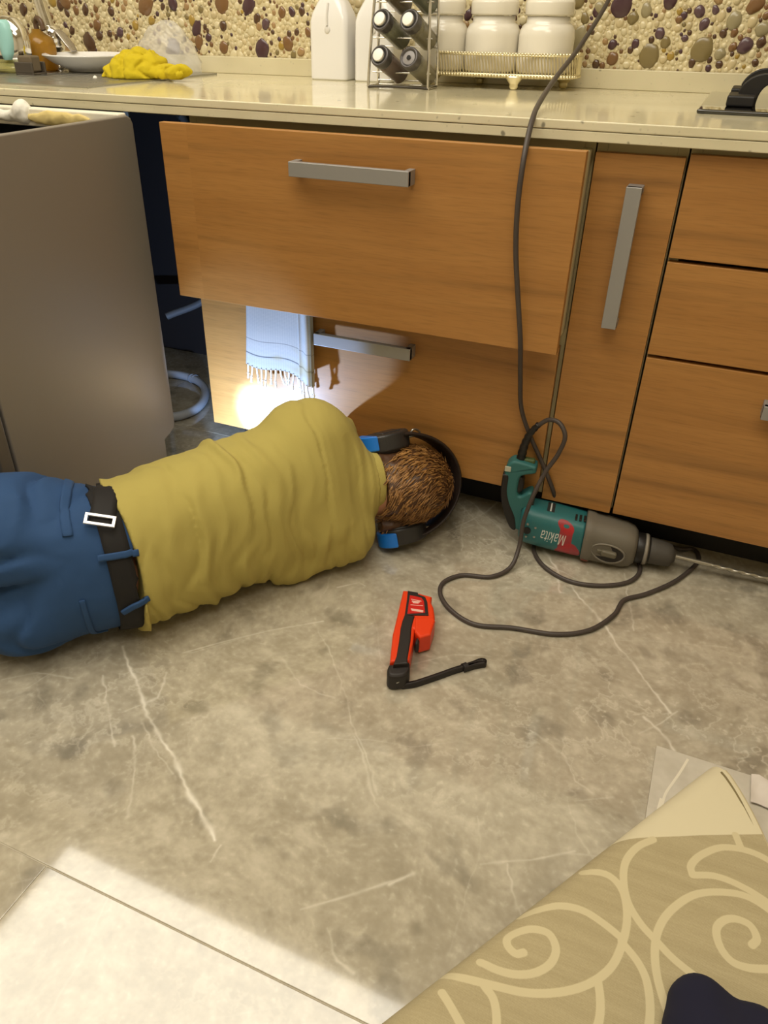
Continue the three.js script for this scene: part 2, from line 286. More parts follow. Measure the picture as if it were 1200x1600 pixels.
// ───────── worktop ─────────
const TOP = 0.851, CF = 0.022;                                      // height of the worktop, its front
{
  const t = thing('worktop', 'long cream speckled stone worktop with a low upstand along the mosaic wall', 'worktop', [-0.8, TOP, CF]);
  const sh = new THREE.Shape([[-2.99, -0.66], [1.89, -0.66], [1.89, 0.022], [-2.99, 0.022]].map(([x, z]) => new THREE.Vector2(x + 0.8, -(z - CF))));
  const hole = new THREE.Path([[-2.28, -0.56], [-2.28, -0.09], [-1.58, -0.09], [-1.58, -0.56]].map(([x, z]) => new THREE.Vector2(x + 0.8, -(z - CF)))); sh.holes.push(hole);
  const g = new THREE.ExtrudeGeometry(sh, { depth: 0.0105, bevelEnabled: true, bevelSize: 0.002, bevelThickness: 0.002, bevelOffset: -0.002, bevelSegments: 3, curveSegments: 2 });
  g.rotateX(-Math.PI / 2); g.translate(0, -0.0125, 0); part('top_layer', boxUV(g), M.stone, t);
  part('edge_strip', slab(-2.19, 2.69, -0.031, -0.0152, -0.05, -0.001, 0.0016), M.stone, t);
  part('upstand', slab(-2.19, 2.69, 0.0, 0.041, -0.684, -0.664, 0.002), M.stone, t);
}
// ───────── cabinets ─────────
function handleBar(L, along, face) {                                // flat aluminium bar on two short posts, in front of z = face
  const h = 0.026, dpt = 0.034, g = join(
    slab(-L / 2, L / 2, -h / 2, h / 2, face + dpt - 0.012, face + dpt, 0.0012),
    slab(-L / 2, -L / 2 + 0.012, -h / 2, h / 2, face, face + dpt - 0.002, 0.001), slab(L / 2 - 0.012, L / 2, -h / 2, h / 2, face, face + dpt - 0.002, 0.001));
  if (along === 'y') g.rotateZ(Math.PI / 2);
  return g;
}
function frontPanel(x0, x1, y0, y1, z1, ou = 0, ov = 0) { const g = slab(x0, x1, y0, y1, z1 - 0.018, z1, 0.001); const uv = g.attributes.uv; for (let i = 0; i < uv.count; i++) uv.setXY(i, uv.getX(i) + ou, uv.getY(i) + ov); return g; }
function carcassGeo(x0, x1, y0, y1, z0, z1) {
  const t = 0.018; return join(slab(x0, x0 + t, y0, y1, z0, z1), slab(x1 - t, x1, y0, y1, z0, z1), slab(x0 + t, x1 - t, y0, y0 + t, z0, z1), slab(x0 + t, x1 - t, y0 + t, y1, z0, z0 + 0.006, 0), slab(x0 + t, x1 - t, y1 - t, y1, z1 - 0.09, z1));
}
const TOE = 0.112;
{
  const O = [-0.64, 0, -0.3], t = thing('drawer_cabinet', 'wide oak veneer base unit of two deep drawers, the upper one pulled slightly out', 'cabinet', O), L = (g) => g.translate(-O[0], -O[1], -O[2]);
  part('carcass', L(carcassGeo(-1.055, -0.222, TOE, 0.818, -0.6, -0.021)), M.carcass, t);
  const lower = part('drawer', L(frontPanel(-1.06, -0.2285, TOE + 0.006, 0.452, 0, 0.2, 0.35)), M.wood, t);
  part('handle', L(handleBar(0.225, 'x', 0).translate(-0.6375, 0.399, 0)), M.alu, lower, 'pale aluminium bar handle');
  part('drawer_box', L(join(slab(-1.02, -1.005, 0.15, 0.40, -0.5, -0.018), slab(-0.262, -0.247, 0.15, 0.40, -0.5, -0.018), slab(-1.005, -0.262, 0.15, 0.16, -0.5, -0.018))), M.cream, lower);
  const UZ = 0.07, upper = part('drawer', L(frontPanel(-1.064, -0.2215, 0.4635, 0.812, UZ)), M.wood, t, 'upper drawer standing open by a few centimetres');
  part('handle', L(handleBar(0.24, 'x', UZ).translate(-0.636, 0.752, 0)), M.alu, upper, 'aluminium bar handle');
  part('drawer_box', L(join(slab(-1.03, -1.015, 0.49, 0.74, -0.45, UZ - 0.018), slab(-0.241, -0.226, 0.483, 0.806, -0.019, UZ - 0.018), slab(-0.262, -0.247, 0.49, 0.74, -0.45, UZ - 0.018), slab(-1.015, -0.262, 0.49, 0.5, -0.45, UZ - 0.018))), M.cream, upper, 'cream drawer side seen in the gap');
}
{
  const O = [-0.145, 0, -0.3], t = thing('narrow_cabinet', 'narrow oak veneer pull-out unit with one upright bar handle, between the two drawer units', 'cabinet', O), L = (g) => g.translate(-O[0], -O[1], -O[2]);
  part('carcass', L(carcassGeo(-0.2195, -0.0705, TOE, 0.818, -0.6, -0.021)), M.carcass, t);
  const d = part('door', L(frontPanel(-0.2175, -0.0725, TOE - 0.002, 0.803, 0, 0.5, 0.1)), M.wood, t);
  part('handle', L(handleBar(0.243, 'y', 0).translate(-0.1415, 0.6365, 0)), M.alu, d, 'upright aluminium bar handle');
}
{
  const O = [0.25, 0, -0.3], t = thing('drawer_cabinet', 'oak veneer base unit of three stacked drawers under the black hob', 'cabinet', O), L = (g) => g.translate(-O[0], -O[1], -O[2]);
  part('carcass', L(carcassGeo(-0.068, 0.532, TOE, 0.818, -0.6, -0.021)), M.carcass, t);
  for (const [y0, y1, hy, ou] of [[0.644, 0.809, 0.735, 0.13], [0.4675, 0.6365, 0.56, 0.6], [TOE, 0.4605, 0.404, 0.33]]) {
    const d = part('drawer', L(frontPanel(-0.0665, 0.53, y0, y1, 0, ou, ou * 2)), M.wood, t);
    part('handle', L(handleBar(0.2, 'x', 0).translate(0.2475, hy, 0)), M.alu, d, 'aluminium bar handle');
  }
}
{
  const O = [-1.97, 0, -0.3], t = thing('sink_cabinet', 'oak veneer base unit under the sink, behind the grey dishwasher', 'cabinet', O), L = (g) => g.translate(-O[0], -O[1], -O[2]);
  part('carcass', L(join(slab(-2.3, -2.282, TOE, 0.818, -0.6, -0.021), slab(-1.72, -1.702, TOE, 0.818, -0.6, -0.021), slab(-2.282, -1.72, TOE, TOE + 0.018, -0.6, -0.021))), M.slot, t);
  const d = part('door', L(frontPanel(-2.298, -1.704, TOE, 0.803, 0)), M.wood, t);
  part('handle', L(handleBar(0.2, 'x', 0).translate(-2.0, 0.75, 0)), M.alu, d);
}
{
  const t = thing('plinth_board', 'black plinth board along the floor under the oak cabinet fronts', 'plinth', [-0.25, 0, -0.12]);
  part('board', slab(-0.8, 0.8, 0, TOE - 0.004, -0.018, 0), M.dark, t);
}
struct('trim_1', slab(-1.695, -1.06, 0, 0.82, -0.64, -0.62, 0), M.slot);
// ───────── dishwasher, pulled out of its slot ─────────
const DX = -1.14;
{
  const W = 0.56, sideMat = phys(0x857d73, 0.46, { metalness: 0.2 }), zb = 0.055, zf = 0.543, top = 0.82, O = [DX - W / 2, 0, 0.3];
  const t = thing('dishwasher', 'grey steel dishwasher pulled out of its slot, open top with foam insulation showing', 'dishwasher', O), L = (g) => g.translate(-O[0], -O[1], -O[2]);
  const prof = new THREE.Shape(); [[zb, 0.125], [zb, top - 0.016], [zb + 0.005, top - 0.006], [zb + 0.016, top], [zf, top], [zf, 0.03], [zb + 0.048, 0.03], [zb + 0.046, 0.098], [zb + 0.02, 0.106], [zb + 0.005, 0.114]].forEach(([z, y], i) => (i ? prof.lineTo(-z, y) : prof.moveTo(-z, y)));
  const sideGeo = (x) => { const g = new THREE.ExtrudeGeometry(prof, { depth: 0.01, bevelEnabled: true, bevelSize: 0.003, bevelThickness: 0.003, bevelOffset: -0.003, bevelSegments: 3 }); g.rotateY(Math.PI / 2); g.translate(x, 0, 0); return g; };
  part('side_panel', L(sideGeo(DX - 0.013)), sideMat, t); part('side_panel', L(sideGeo(DX - W)), sideMat, t);
  part('tub', L(join(slab(DX - W + 0.03, DX - 0.03, 0.15, 0.775, zb + 0.04, 0.5, 0.02), slab(DX - W + 0.015, DX - 0.015, 0.04, 0.14, zb + 0.07, 0.53, 0.005))), std(0x4a443c, 0.8), t, 'dark bitumen-coated tub');
  part('back_rail', L(slab(DX - W + 0.014, DX - 0.014, 0.788, 0.823, zb, zb + 0.026, 0.004)), std(0xe6dfcc, 0.6), t, 'white rear rail');
  const foam = skin((x, y, z) => Math.hypot((x + 1.315) / 0.085, (y - 0.806) / 0.014, (z - 0.083) / 0.009) * 0.009 - 0.009 - 0.004 * fbm(x * 40, y * 40, z * 40, 3), [-1.42, 0.78, 0.06], [-1.21, 0.832, 0.105], 0.003);
  part('insulation', L(foam), std(0xcdb878, 0.95), t, 'yellowed strip of foam insulation');
  const wad = skin((x, y, z) => smin(cap(x, y, z, [-1.52, 0.808, 0.075], [-1.40, 0.804, 0.08], 0.014, 0.009), Math.hypot(x + 1.41, y - 0.818, z - 0.078) - 0.02, 0.02) - 0.005 * fbm(x * 50, y * 50, z * 50, 3), [-1.57, 0.775, 0.035], [-1.36, 0.855, 0.12], 0.0035);
  part('insulation', L(wad), std(0xe4e0d4, 0.9), t, 'white wad of insulation');
  const door = part('door', L(slab(DX - W, DX - 0.001, 0.09, top, zf + 0.005, zf + 0.036, 0.004)), std(0x6f675d, 0.4, { metalness: 0.4 }), t);
  part('handle', L(slab(DX - W + 0.1, DX - 0.1, 0.74, 0.765, zf + 0.036, zf + 0.06, 0.006)), M.steel, door);
  for (const [x, z] of [[DX - 0.05, zb + 0.07], [DX - W + 0.05, zb + 0.07], [DX - 0.05, 0.48], [DX - W + 0.05, 0.48]]) part('foot', L(lathe([[0, 0], [0.024, 0], [0.026, 0.012], [0.014, 0.016], [0.012, 0.044], [0, 0.044]], 20).translate(x, 0, z)), M.black, t);
  part('base_cover', L(slab(DX - W + 0.012, DX - 0.012, 0.012, 0.1, zb + 0.052, zb + 0.066, 0.004)), M.black, t);
}
{
  const t = thing('drain_hose', 'pale grey drain hose looping over the dark floor of the dishwasher slot', 'hose', [-1.35, 0, -0.3]);
  const h = tube([[-1.58, 0.014, -0.36], [-1.50, 0.014, -0.405], [-1.42, 0.014, -0.405], [-1.345, 0.014, -0.36], [-1.29, 0.014, -0.27], [-1.283, 0.014, -0.2], [-1.31, 0.014, -0.152], [-1.37, 0.018, -0.14], [-1.44, 0.03, -0.14]], 0.0125, 80, 12).translate(1.35, 0, 0.3);
  part('pipe', h, std(0xaeb2b8, 0.5), t);
  const rings = []; for (let i = 0; i < 2; i++) rings.push(new THREE.TorusGeometry(0.0135, 0.002, 8, 20).rotateY(0.9).translate(-1.42 + i * 0.012 + 1.35, 0.014, -0.405 + i * 0.001 + 0.3));
  part('collar', join(...rings), std(0x8b8d92, 0.5), t);
  const u = thing('supply_hose', 'grey supply hose hanging at the back of the dark dishwasher slot', 'hose', [-1.35, 0.4, -0.5]);
  part('pipe', tube([[-1.5, 0.75, -0.6], [-1.42, 0.66, -0.58], [-1.36, 0.5, -0.55], [-1.35, 0.36, -0.52], [-1.40, 0.25, -0.5], [-1.5, 0.2, -0.42]], 0.011, 50, 10).translate(1.35, -0.4, 0.5), std(0x6a6a6a, 0.6), u);
  part('nut', rod([-1.52, 0.77, -0.603], [-1.49, 0.74, -0.598], 0.016, 0.016, 6).translate(1.35, -0.4, 0.5), M.steel, u);
}
// ───────── on the worktop ─────────
{
  const t = thing('sink', 'stainless steel inset sink with a thin drainer rim at the left of the worktop', 'sink', [-1.93, TOP, -0.325]);
  const sh = new THREE.Shape(), hole = new THREE.Path(); sh.moveTo(-0.38, -0.26); for (const [x, y] of [[0.58, -0.26], [0.58, 0.26], [-0.38, 0.26]]) sh.lineTo(x, y);
  hole.moveTo(-0.33, -0.2); for (const [x, y] of [[-0.33, 0.21], [0.12, 0.21], [0.12, -0.2]]) hole.lineTo(x, y); sh.holes.push(hole);
  part('rim', new THREE.ExtrudeGeometry(sh, { depth: 0.0022, bevelEnabled: true, bevelSize: 0.001, bevelThickness: 0.001, bevelOffset: -0.001, bevelSegments: 2 }).rotateX(-Math.PI / 2).translate(0, 0.0006, 0), M.steel, t);
  part('basin', join(slab(-0.335, -0.33, -0.16, 0.001, -0.21, 0.2, 0), slab(0.12, 0.125, -0.16, 0.001, -0.21, 0.2, 0), slab(-0.33, 0.12, -0.165, -0.16, -0.21, 0.2, 0), slab(-0.33, 0.12, -0.16, 0.001, -0.215, -0.21, 0), slab(-0.33, 0.12, -0.16, 0.001, 0.2, 0.205, 0)), M.steel, t);
  const ridges = []; for (let i = 0; i < 9; i++) ridges.push(slab(0.2, 0.52, 0.0028, 0.005, -0.18 + i * 0.042, -0.172 + i * 0.042, 0.001)); part('drainer_ridges', join(...ridges), M.steel, t);
}
{
  const b = [-1.828, TOP + 0.004, -0.5], t = thing('kitchen_tap', 'chrome single-lever kitchen tap standing at the back of the sink', 'tap', b);
  part('body', lathe([[0, 0], [0.03, 0], [0.03, 0.006], [0.019, 0.012], [0.018, 0.04], [0.027, 0.048], [0.029, 0.06], [0.026, 0.064], [0.029, 0.07], [0.029, 0.078], [0.026, 0.082], [0.028, 0.088], [0.022, 0.104], [0, 0.106]], 32), M.chrome, t);
  part('spout', tube([[-0.008, 0.09, 0], [-0.018, 0.13, 0], [-0.03, 0.2, 0.005], [-0.03, 0.27, 0.04], [-0.02, 0.31, 0.11], [0, 0.29, 0.17]], 0.0165, 50, 16), M.chrome, t);
  part('lever', loft([[0.01, 0.1, 0.014, 0.006], [0.03, 0.085, 0.017, 0.006], [0.055, 0.06, 0.018, 0.005], [0.068, 0.045, 0.012, 0.004]].map(([x, y, w, h]) => [...Array(12)].map((_, i) => { const a = i / 12 * 6.283; return V(x + Math.sin(a) * h * 0.7, y + Math.sin(a) * h * 0.7, Math.cos(a) * w); }))), std(0xb8b2aa, 0.25, { metalness: 0.8 }), t, 'flat metal lever');
}
{
  const t = thing('soap_dispenser', 'chrome soap dispenser with a pale turquoise front, leftmost on the worktop', 'soap dispenser', [-1.825, TOP + 0.004, -0.335]);
  part('shell', lathe([[0, 0.02], [0.055, 0.02], [0.058, 0.04], [0.06, 0.07], [0.054, 0.1], [0.036, 0.122], [0.012, 0.13], [0, 0.13]], 40).scale(1, 1, 0.7), M.chrome, t);
  part('front_panel', loft([[0.03, 0.012], [0.045, 0.02], [0.07, 0.025], [0.095, 0.0235], [0.112, 0.018], [0.12, 0.008]].map(([y, w]) => [...Array(14)].map((_, i) => { const a = i / 14 * 6.283; return V(0.018 + Math.cos(a) * w, y, 0.03 + Math.sin(a) * 0.018); }))), std(0x9fd3cf, 0.35), t, 'turquoise front');
  part('base', lathe([[0, 0], [0.06, 0], [0.064, 0.006], [0.06, 0.022], [0, 0.022]], 32).scale(1, 1, 0.75), phys(0xd6d28a, 0.1, { transmission: 0.7, thickness: 0.02, ior: 1.45 }), t, 'clear yellowish base');
}
{
  const t = thing('soap_bottle', 'amber bottle of dish soap between the turquoise dispenser and the tap', 'bottle', [-1.815, TOP + 0.004, -0.43]);
  part('bottle', lathe([[0, 0], [0.036, 0], [0.04, 0.006], [0.042, 0.06], [0.036, 0.078], [0.016, 0.09], [0.014, 0.098], [0, 0.098]], 32), phys(0xb98a35, 0.15, { transmission: 0.5, thickness: 0.02, ior: 1.4 }), t);
  part('cap', tube([[0, 0.095, 0], [0, 0.112, 0], [0.01, 0.122, 0.003], [0.024, 0.115, 0.006], [0.03, 0.095, 0.007]], 0.007, 24, 10), std(0x5b4431, 0.4), t, 'brown curved cap');
}
{
  const t = thing('sponge_holder', 'dark low sponge holder in front of the amber bottle', 'holder', [-1.722, TOP + 0.003, -0.285]);
  part('tray', join(slab(-0.03, 0.03, 0, 0.006, -0.025, 0.025, 0.003), slab(-0.03, 0.03, 0.004, 0.03, 0.019, 0.025, 0.003), slab(-0.03, 0.03, 0.004, 0.03, -0.025, -0.019, 0.003)), std(0x4a4238, 0.5), t);
  part('sponge', slab(-0.024, 0.022, 0.007, 0.044, -0.017, 0.017, 0.005), std(0x6d604c, 0.95), t);
}
{
  const t = thing('plate', 'shallow white dish set on the sink drainer behind the yellow cloth', 'plate', [-1.668, TOP + 0.006, -0.45]);
  part('dish', lathe([[0, 0.004], [0.05, 0.004], [0.052, 0], [0.058, 0], [0.06, 0.005], [0.095, 0.02], [0.118, 0.036], [0.121, 0.038], [0.119, 0.041], [0.094, 0.026], [0.058, 0.011], [0, 0.009]], 56), M.porcelain, t);
}
{
  const t = thing('plastic_bag', 'crumpled clear plastic bag slumped behind the yellow cloth', 'bag', [-1.502, TOP + 0.003, -0.572]);
  const g = new THREE.SphereGeometry(1, 48, 32, 0, Math.PI * 2, 0, Math.PI * 0.5), p = g.attributes.position;
  for (let i = 0; i < p.count; i++) { const v = V(p.getX(i), p.getY(i), p.getZ(i)), s = 1 + 0.22 * fbm(v.x * 1.6, v.y * 1.6, v.z * 1.6 + 4, 4) - 0.06 * Math.abs(N3(v.x * 5, v.y * 5, v.z * 5)); p.setXYZ(i, v.x * s * 0.1, v.y * s * 0.118, v.z * s * 0.06); }
  g.computeVertexNormals(); part('film', g, phys(0xffffff, 0.3, { transmission: 0.8, thickness: 0, ior: 1.4 }), t);
}
{
  const body = (x, y, z) => {
    const w = 0.02 * fbm(x * 14, y * 14, z * 14, 2), X = x + w, Y = y, Z = z - w;
    let f = Math.hypot((X + 0.036) / 0.098, Y / 0.07, Z / 0.075) * 0.07 - 0.07;
    f = smin(f, Math.hypot((X + 0.02) / 0.06, (Y - 0.035) / 0.045, Z / 0.05) * 0.045 - 0.045, 0.03);
    f = smin(f, cap(X, Y, Z, [0.05, 0.014, 0.01], [0.125, 0.024, 0.02], 0.026, 0.02), 0.014);
    const r = Math.abs(N3(x * 22 + 3, y * 26, z * 22)), q = Math.abs(N3(x * 45, y * 40 + 8, z * 45));
    return Math.max(f + 0.03 * (0.22 - r) * (r < 0.22 ? 1 : 0.35) + 0.012 * (0.18 - q) * (q < 0.18 ? 1 : 0.3), -y + 0.0015);
  };
  const t = thing('cleaning_cloth', 'crumpled bright yellow cleaning cloth on the worktop beside the sink', 'cloth', [-1.395, TOP + 0.003, -0.345]);
  part('cloth', skin(body, [-0.16, -0.006, -0.11], [0.17, 0.11, 0.11], 0.0035).scale(0.93, 0.8, 1), std(0xc6b012, 0.9), t);
}
{
  const c = onY(149, 125, TOP), t = thing('crumb', 'tiny white crumb on the worktop in front of the white dish', 'crumb', [c.x, TOP, c.z]), g = mergeVertices(new THREE.IcosahedronGeometry(0.0055, 1).deleteAttribute('normal').deleteAttribute('uv')), p = g.attributes.position;
  for (let i = 0; i < p.count; i++) { const k = 1 + 0.5 * N3(p.getX(i) * 300, p.getY(i) * 300, p.getZ(i) * 300); p.setXYZ(i, p.getX(i) * k, Math.max(p.getY(i) * k, -0.0035) + 0.0037, p.getZ(i) * k); }
  g.computeVertexNormals(); part('crumb', g, std(0xf3efe6, 0.9), t);
}
// white square bottles
{
  const ring = (w, d, y, r) => { const out = [], k = 5; for (let c = 0; c < 4; c++) for (let i = 0; i < k; i++) { const a = (c + i / (k - 1)) * Math.PI / 2, sx = [1, -1, -1, 1][c], sz = [1, 1, -1, -1][c]; out.push(V(sx * (w - r) + Math.cos(a) * r, y, sz * (d - r) + Math.sin(a) * r)); } return out; };
  const t = thing('white_bottle', 'tall white ceramic bottle with sloping shoulders, left one of two, in front of the mosaic', 'bottle', [-0.997, TOP, -0.595], 0, 'white ceramic bottles on the worktop');
  part('body', loft([[0.049, 0.036, 0, 0.01], [0.0515, 0.0385, 0.004, 0.012], [0.0515, 0.0385, 0.1, 0.012], [0.0515, 0.0385, 0.128, 0.014], [0.048, 0.036, 0.145, 0.018], [0.039, 0.031, 0.165, 0.022], [0.027, 0.026, 0.184, 0.0235], [0.019, 0.019, 0.2, 0.0185], [0.018, 0.018, 0.24, 0.0175], [0.021, 0.021, 0.244, 0.0205], [0.021, 0.021, 0.252, 0.0205]].map((a) => ring(a[0], a[1], a[2], a[3]))), M.porcelain, t);
  part('stopper', lathe([[0, 0], [0.014, 0], [0.016, 0.012], [0.02, 0.016], [0.018, 0.034], [0, 0.038]], 24).translate(0, 0.252, 0), std(0xb48b58, 0.7), t, 'cork stopper');
  part('emblem', join(tube([[0, 0.165, 0.032], [-0.001, 0.14, 0.0375], [0, 0.118, 0.0395]], 0.003, 20, 8), new THREE.SphereGeometry(0.008, 16, 10).scale(1, 1.1, 0.3).translate(0, 0.11, 0.0388)), std(0xdedbd6, 0.3), t, 'faint raised grey emblem');
  copyOf(t, [-0.873, TOP, -0.595], 'tall white ceramic bottle with sloping shoulders, half hidden by the spice rack');
}
// spice rack and its jars
{
  const b = [-0.742, TOP, -0.40], t = thing('spice_rack', 'wire spice rack with slanted chrome sides holding glass spice jars', 'spice rack', b, 0.06), wire = 0.0032;
  for (const s of [-1, 1]) {
    const x = s * 0.072, x2 = s * 0.064;
    part('side_frame', tube([[x, wire, 0.0], [x * 0.97, 0.06, -0.003], [x2 * 0.98, 0.2, -0.016], [x2 * 0.95, 0.29, -0.024], [x2, 0.3, -0.045], [x2, 0.26, -0.058], [x, 0.08, -0.066], [x, wire, -0.07]], wire, 60, 10), M.chrome, t);
    part('base_wire', rod([x, wire, 0], [x, wire, -0.07], wire, wire, 10), M.chrome, t);
  }
  part('cross_wire', tube([[-0.072, wire, 0], [-0.03, wire + 0.001, 0.001], [0.03, wire + 0.001, 0.001], [0.072, wire, 0]], 0.0026, 16, 8), std(0x55504a, 0.4, { metalness: 0.8 }), t);
  part('cross_wire', rod([-0.072, wire, -0.07], [0.072, wire, -0.07], 0.0026, 0.0026, 8), M.chrome, t);
  for (const y of [0.028, 0.096, 0.164, 0.232]) for (const z of [-0.02, -0.06]) part('shelf_wire', rod([-0.07, y + z * 0.45 + 0.012, z - 0.004], [0.07, y + z * 0.45 + 0.012, z - 0.004], 0.0018, 0.0018, 8), M.chrome, t);
  const glass = phys(0xf2f4ee, 0.05, { transmission: 0.9, thickness: 0.003, ior: 1.48 }), herbs = [0x6f6a3e, 0x8a7a46, 0x6e3a24, 0x9c8b58, 0x7a5a32, 0x59603a];
  const jar = (x, y, name, label, k) => {
    const j = thing('spice_jar', label, 'spice jar', [b[0] + x, b[1] + y, b[2] + 0.018], 0, 'glass spice jars lying in the rack'); j.rotation.order = 'YXZ'; j.rotation.set(Math.PI / 2 - 0.4, -0.14, 0);
    // local +y runs towards the viewer, cap in front
    part('glass', lathe([[0, -0.1], [0.0195, -0.1], [0.0215, -0.097], [0.0215, -0.026], [0.0185, -0.018], [0.0165, -0.016], [0.0165, -0.012], [0, -0.012]], 28), glass, j);
    part('spice', lathe([[0, -0.0975], [0.019, -0.097], [0.0195, -0.05 + (k % 3) * 0.012], [0, -0.046 + (k % 3) * 0.012]], 20), std(herbs[k], 0.95), j, 'ground spice');
    const c = part('cap', lathe([[0, -0.016], [0.021, -0.016], [0.0225, -0.012], [0.0225, 0.004], [0.021, 0.007], [0.0165, 0.007], [0.0158, 0.002], [0, 0.002]], 32), std(0x54504f, 0.3, { metalness: 0.4 }), j, 'dark ribbed cap');
    if (k === 3) part('hole_plug', lathe([[0, 0.004], [0.004, 0.004], [0.004, 0.0055], [0.005, 0.006], [0, 0.006]], 16), M.dark, c); 
    part('lid', lathe(k === 3 ? [[0, 0.002], [0.014, 0.002], [0.0145, 0.004], [0, 0.004]] : [[0, 0.002], [0.0132, 0.002], [0.0132, 0.011], [0.012, 0.0128], [0, 0.0132]], 28).translate(k === 3 ? 0 : -0.001, 0, 0), std(k === 3 ? 0x8f8a88 : 0xf4f0e8, 0.35), c, k === 3 ? 'grey flat lid with a central hole' : 'white lid');
  };
  jar(-0.036, 0.064, '', 'spice jar with a white lid in the lower row of the rack, left', 2);
  jar(0.034, 0.062, '', 'spice jar with a grey lid with a centre hole, lower row, right', 3);
  jar(-0.034, 0.132, '', 'spice jar with a white lid in the middle row of the rack, left', 0);
  jar(0.032, 0.132, '', 'spice jar with a white lid in the middle row of the rack, right', 1);
  jar(-0.031, 0.2, '', 'spice jar at the top of the rack, left, cut by the photo edge', 4);
  jar(0.03, 0.2, '', 'spice jar at the top of the rack, right, cut by the photo edge', 5);
}
// gold tray with white canisters
{
  const b = [-0.556, TOP, -0.569], rx = 0.186, rz = 0.066, t = thing('gold_tray', 'gold footed tray with a pierced gallery rim holding white canisters', 'tray', b);
  const oval = (a, k = 0) => [Math.sign(Math.cos(a)) * Math.abs(Math.cos(a)) ** 0.62 * (rx + k), Math.sign(Math.sin(a)) * Math.abs(Math.sin(a)) ** 0.62 * (rz + k)];
  const pts = (y, k, n = 72) => [...Array(n)].map((_, i) => { const [x, z] = oval(i / n * 6.2832, k); return V(x, y, z); });
  part('plate', loft([pts(0.026, -0.012), pts(0.023, 0), pts(0.029, 0.001), pts(0.031, -0.003)]), M.gold, t);
  part('rim_wire', new THREE.TubeGeometry(curve(pts(0.0685, 0.002), true), 160, 0.0022, 6, true), M.gold, t);
  part('rim_wire', new THREE.TubeGeometry(curve(pts(0.03, 0.001), true), 160, 0.0026, 6, true), M.gold, t);
  const bars = [], beads = [];
  const around = curve(pts(0, 0.002, 120), true).getSpacedPoints(128);
  for (let i = 0; i < 128; i++) {
    const { x, z } = around[i], { x: x2, z: z2 } = around[(i + 1) % 128];
    bars.push(rod([x, 0.03, z], [x2, 0.068, z2], 0.0017, 0.0017, 5));
    beads.push(new THREE.IcosahedronGeometry(0.0033, 1).translate(x2, 0.071, z2), new THREE.IcosahedronGeometry(0.0036, 1).translate(x, 0.0275, z));
  }
  const gallery = part('gallery', join(...bars), M.gold, t, 'slanted gold bars of the rim'); gallery.userData.kind = 'stuff';
  const bd = part('beading', join(...beads), M.gold, t, 'gold beads along the rim'); bd.userData.kind = 'stuff';
  for (const [x, z] of [[0.055, rz - 0.008], [-0.15, 0.03], [0.15, -0.03], [-0.06, -rz + 0.012]]) part('foot', lathe([[0, 0], [0.007, 0.001], [0.0105, 0.006], [0.01, 0.011], [0.012, 0.0135], [0.02, 0.023], [0.024, 0.028], [0, 0.028]], 20).scale(1, 1, 0.6).translate(x, 0, z), M.gold, t);
}
{
  const lid = [[0, 0.112], [0.05, 0.112], [0.0535, 0.115], [0.054, 0.135], [0.052, 0.141], [0.03, 0.15], [0.012, 0.153], [0.01, 0.16], [0.014, 0.168], [0, 0.174]];
  const t = thing('canister', 'large white canister in the middle of the gold tray, beside the spice rack', 'canister', [-0.576, TOP + 0.032, -0.569], 0, 'white canisters on the gold tray');
  part('body', lathe([[0, 0], [0.056, 0], [0.0605, 0.005], [0.062, 0.02], [0.062, 0.072], [0.0605, 0.084], [0.055, 0.094], [0.0485, 0.098], [0.0475, 0.111], [0, 0.111]], 56), M.white, t);
  part('lid', lathe(lid, 48), M.white, t);
  copyOf(t, [-0.4505, TOP + 0.032, -0.569], 'large white canister at the right end of the gold tray, beside the hanging cable');
  copyOf(t, [-0.7015, TOP + 0.032, -0.569], 'white canister at the left end of the gold tray, mostly behind the spice rack');
}
// hob
{
  const t = thing('gas_hob', 'black glass gas hob with cast iron pan supports let into the worktop', 'hob', [0.22, TOP, -0.4]);
  part('glass_top', slab(-0.302, 0.3, 0.0, 0.0075, -0.2, 0.212, 0.0035), phys(0x15130f, 0.06, { clearcoat: 1, clearcoatRoughness: 0.02 }), t);
  const iron = std(0x1b1817, 0.5);
  for (const [cx, cz] of [[-0.11, 0.09], [-0.11, -0.09], [0.15, 0.09], [0.15, -0.09]]) {
    part('burner', lathe([[0, 0.0075], [0.05, 0.0075], [0.05, 0.012], [0.034, 0.014], [0.034, 0.022], [0.028, 0.026], [0, 0.027]], 32).translate(cx, 0, cz), iron, t, 'round burner with black cap');
    const arms = [];
    for (let k = 0; k < 4; k++) {
      const a = k * Math.PI / 2, sh = new THREE.Shape(); sh.moveTo(0.125, 0.0076); sh.lineTo(0.13, 0.03); sh.quadraticCurveTo(0.12, 0.056, 0.09, 0.058); sh.lineTo(0.03, 0.056); sh.lineTo(0.03, 0.046); sh.lineTo(0.08, 0.045); sh.quadraticCurveTo(0.1, 0.04, 0.1, 0.0076); sh.closePath();
      const g = new THREE.ExtrudeGeometry(sh, { depth: 0.012, bevelEnabled: true, bevelSize: 0.002, bevelThickness: 0.002, bevelSegments: 2 }); g.translate(0, 0, -0.006); g.rotateY(a); arms.push(g.translate(cx, 0, cz));
    }
    arms.push(slab(cx - 0.148, cx - 0.1, 0.0076, 0.026, cz - 0.03, cz + 0.055, 0.004));
    part('pan_support', join(...arms), iron, t);
  }
}
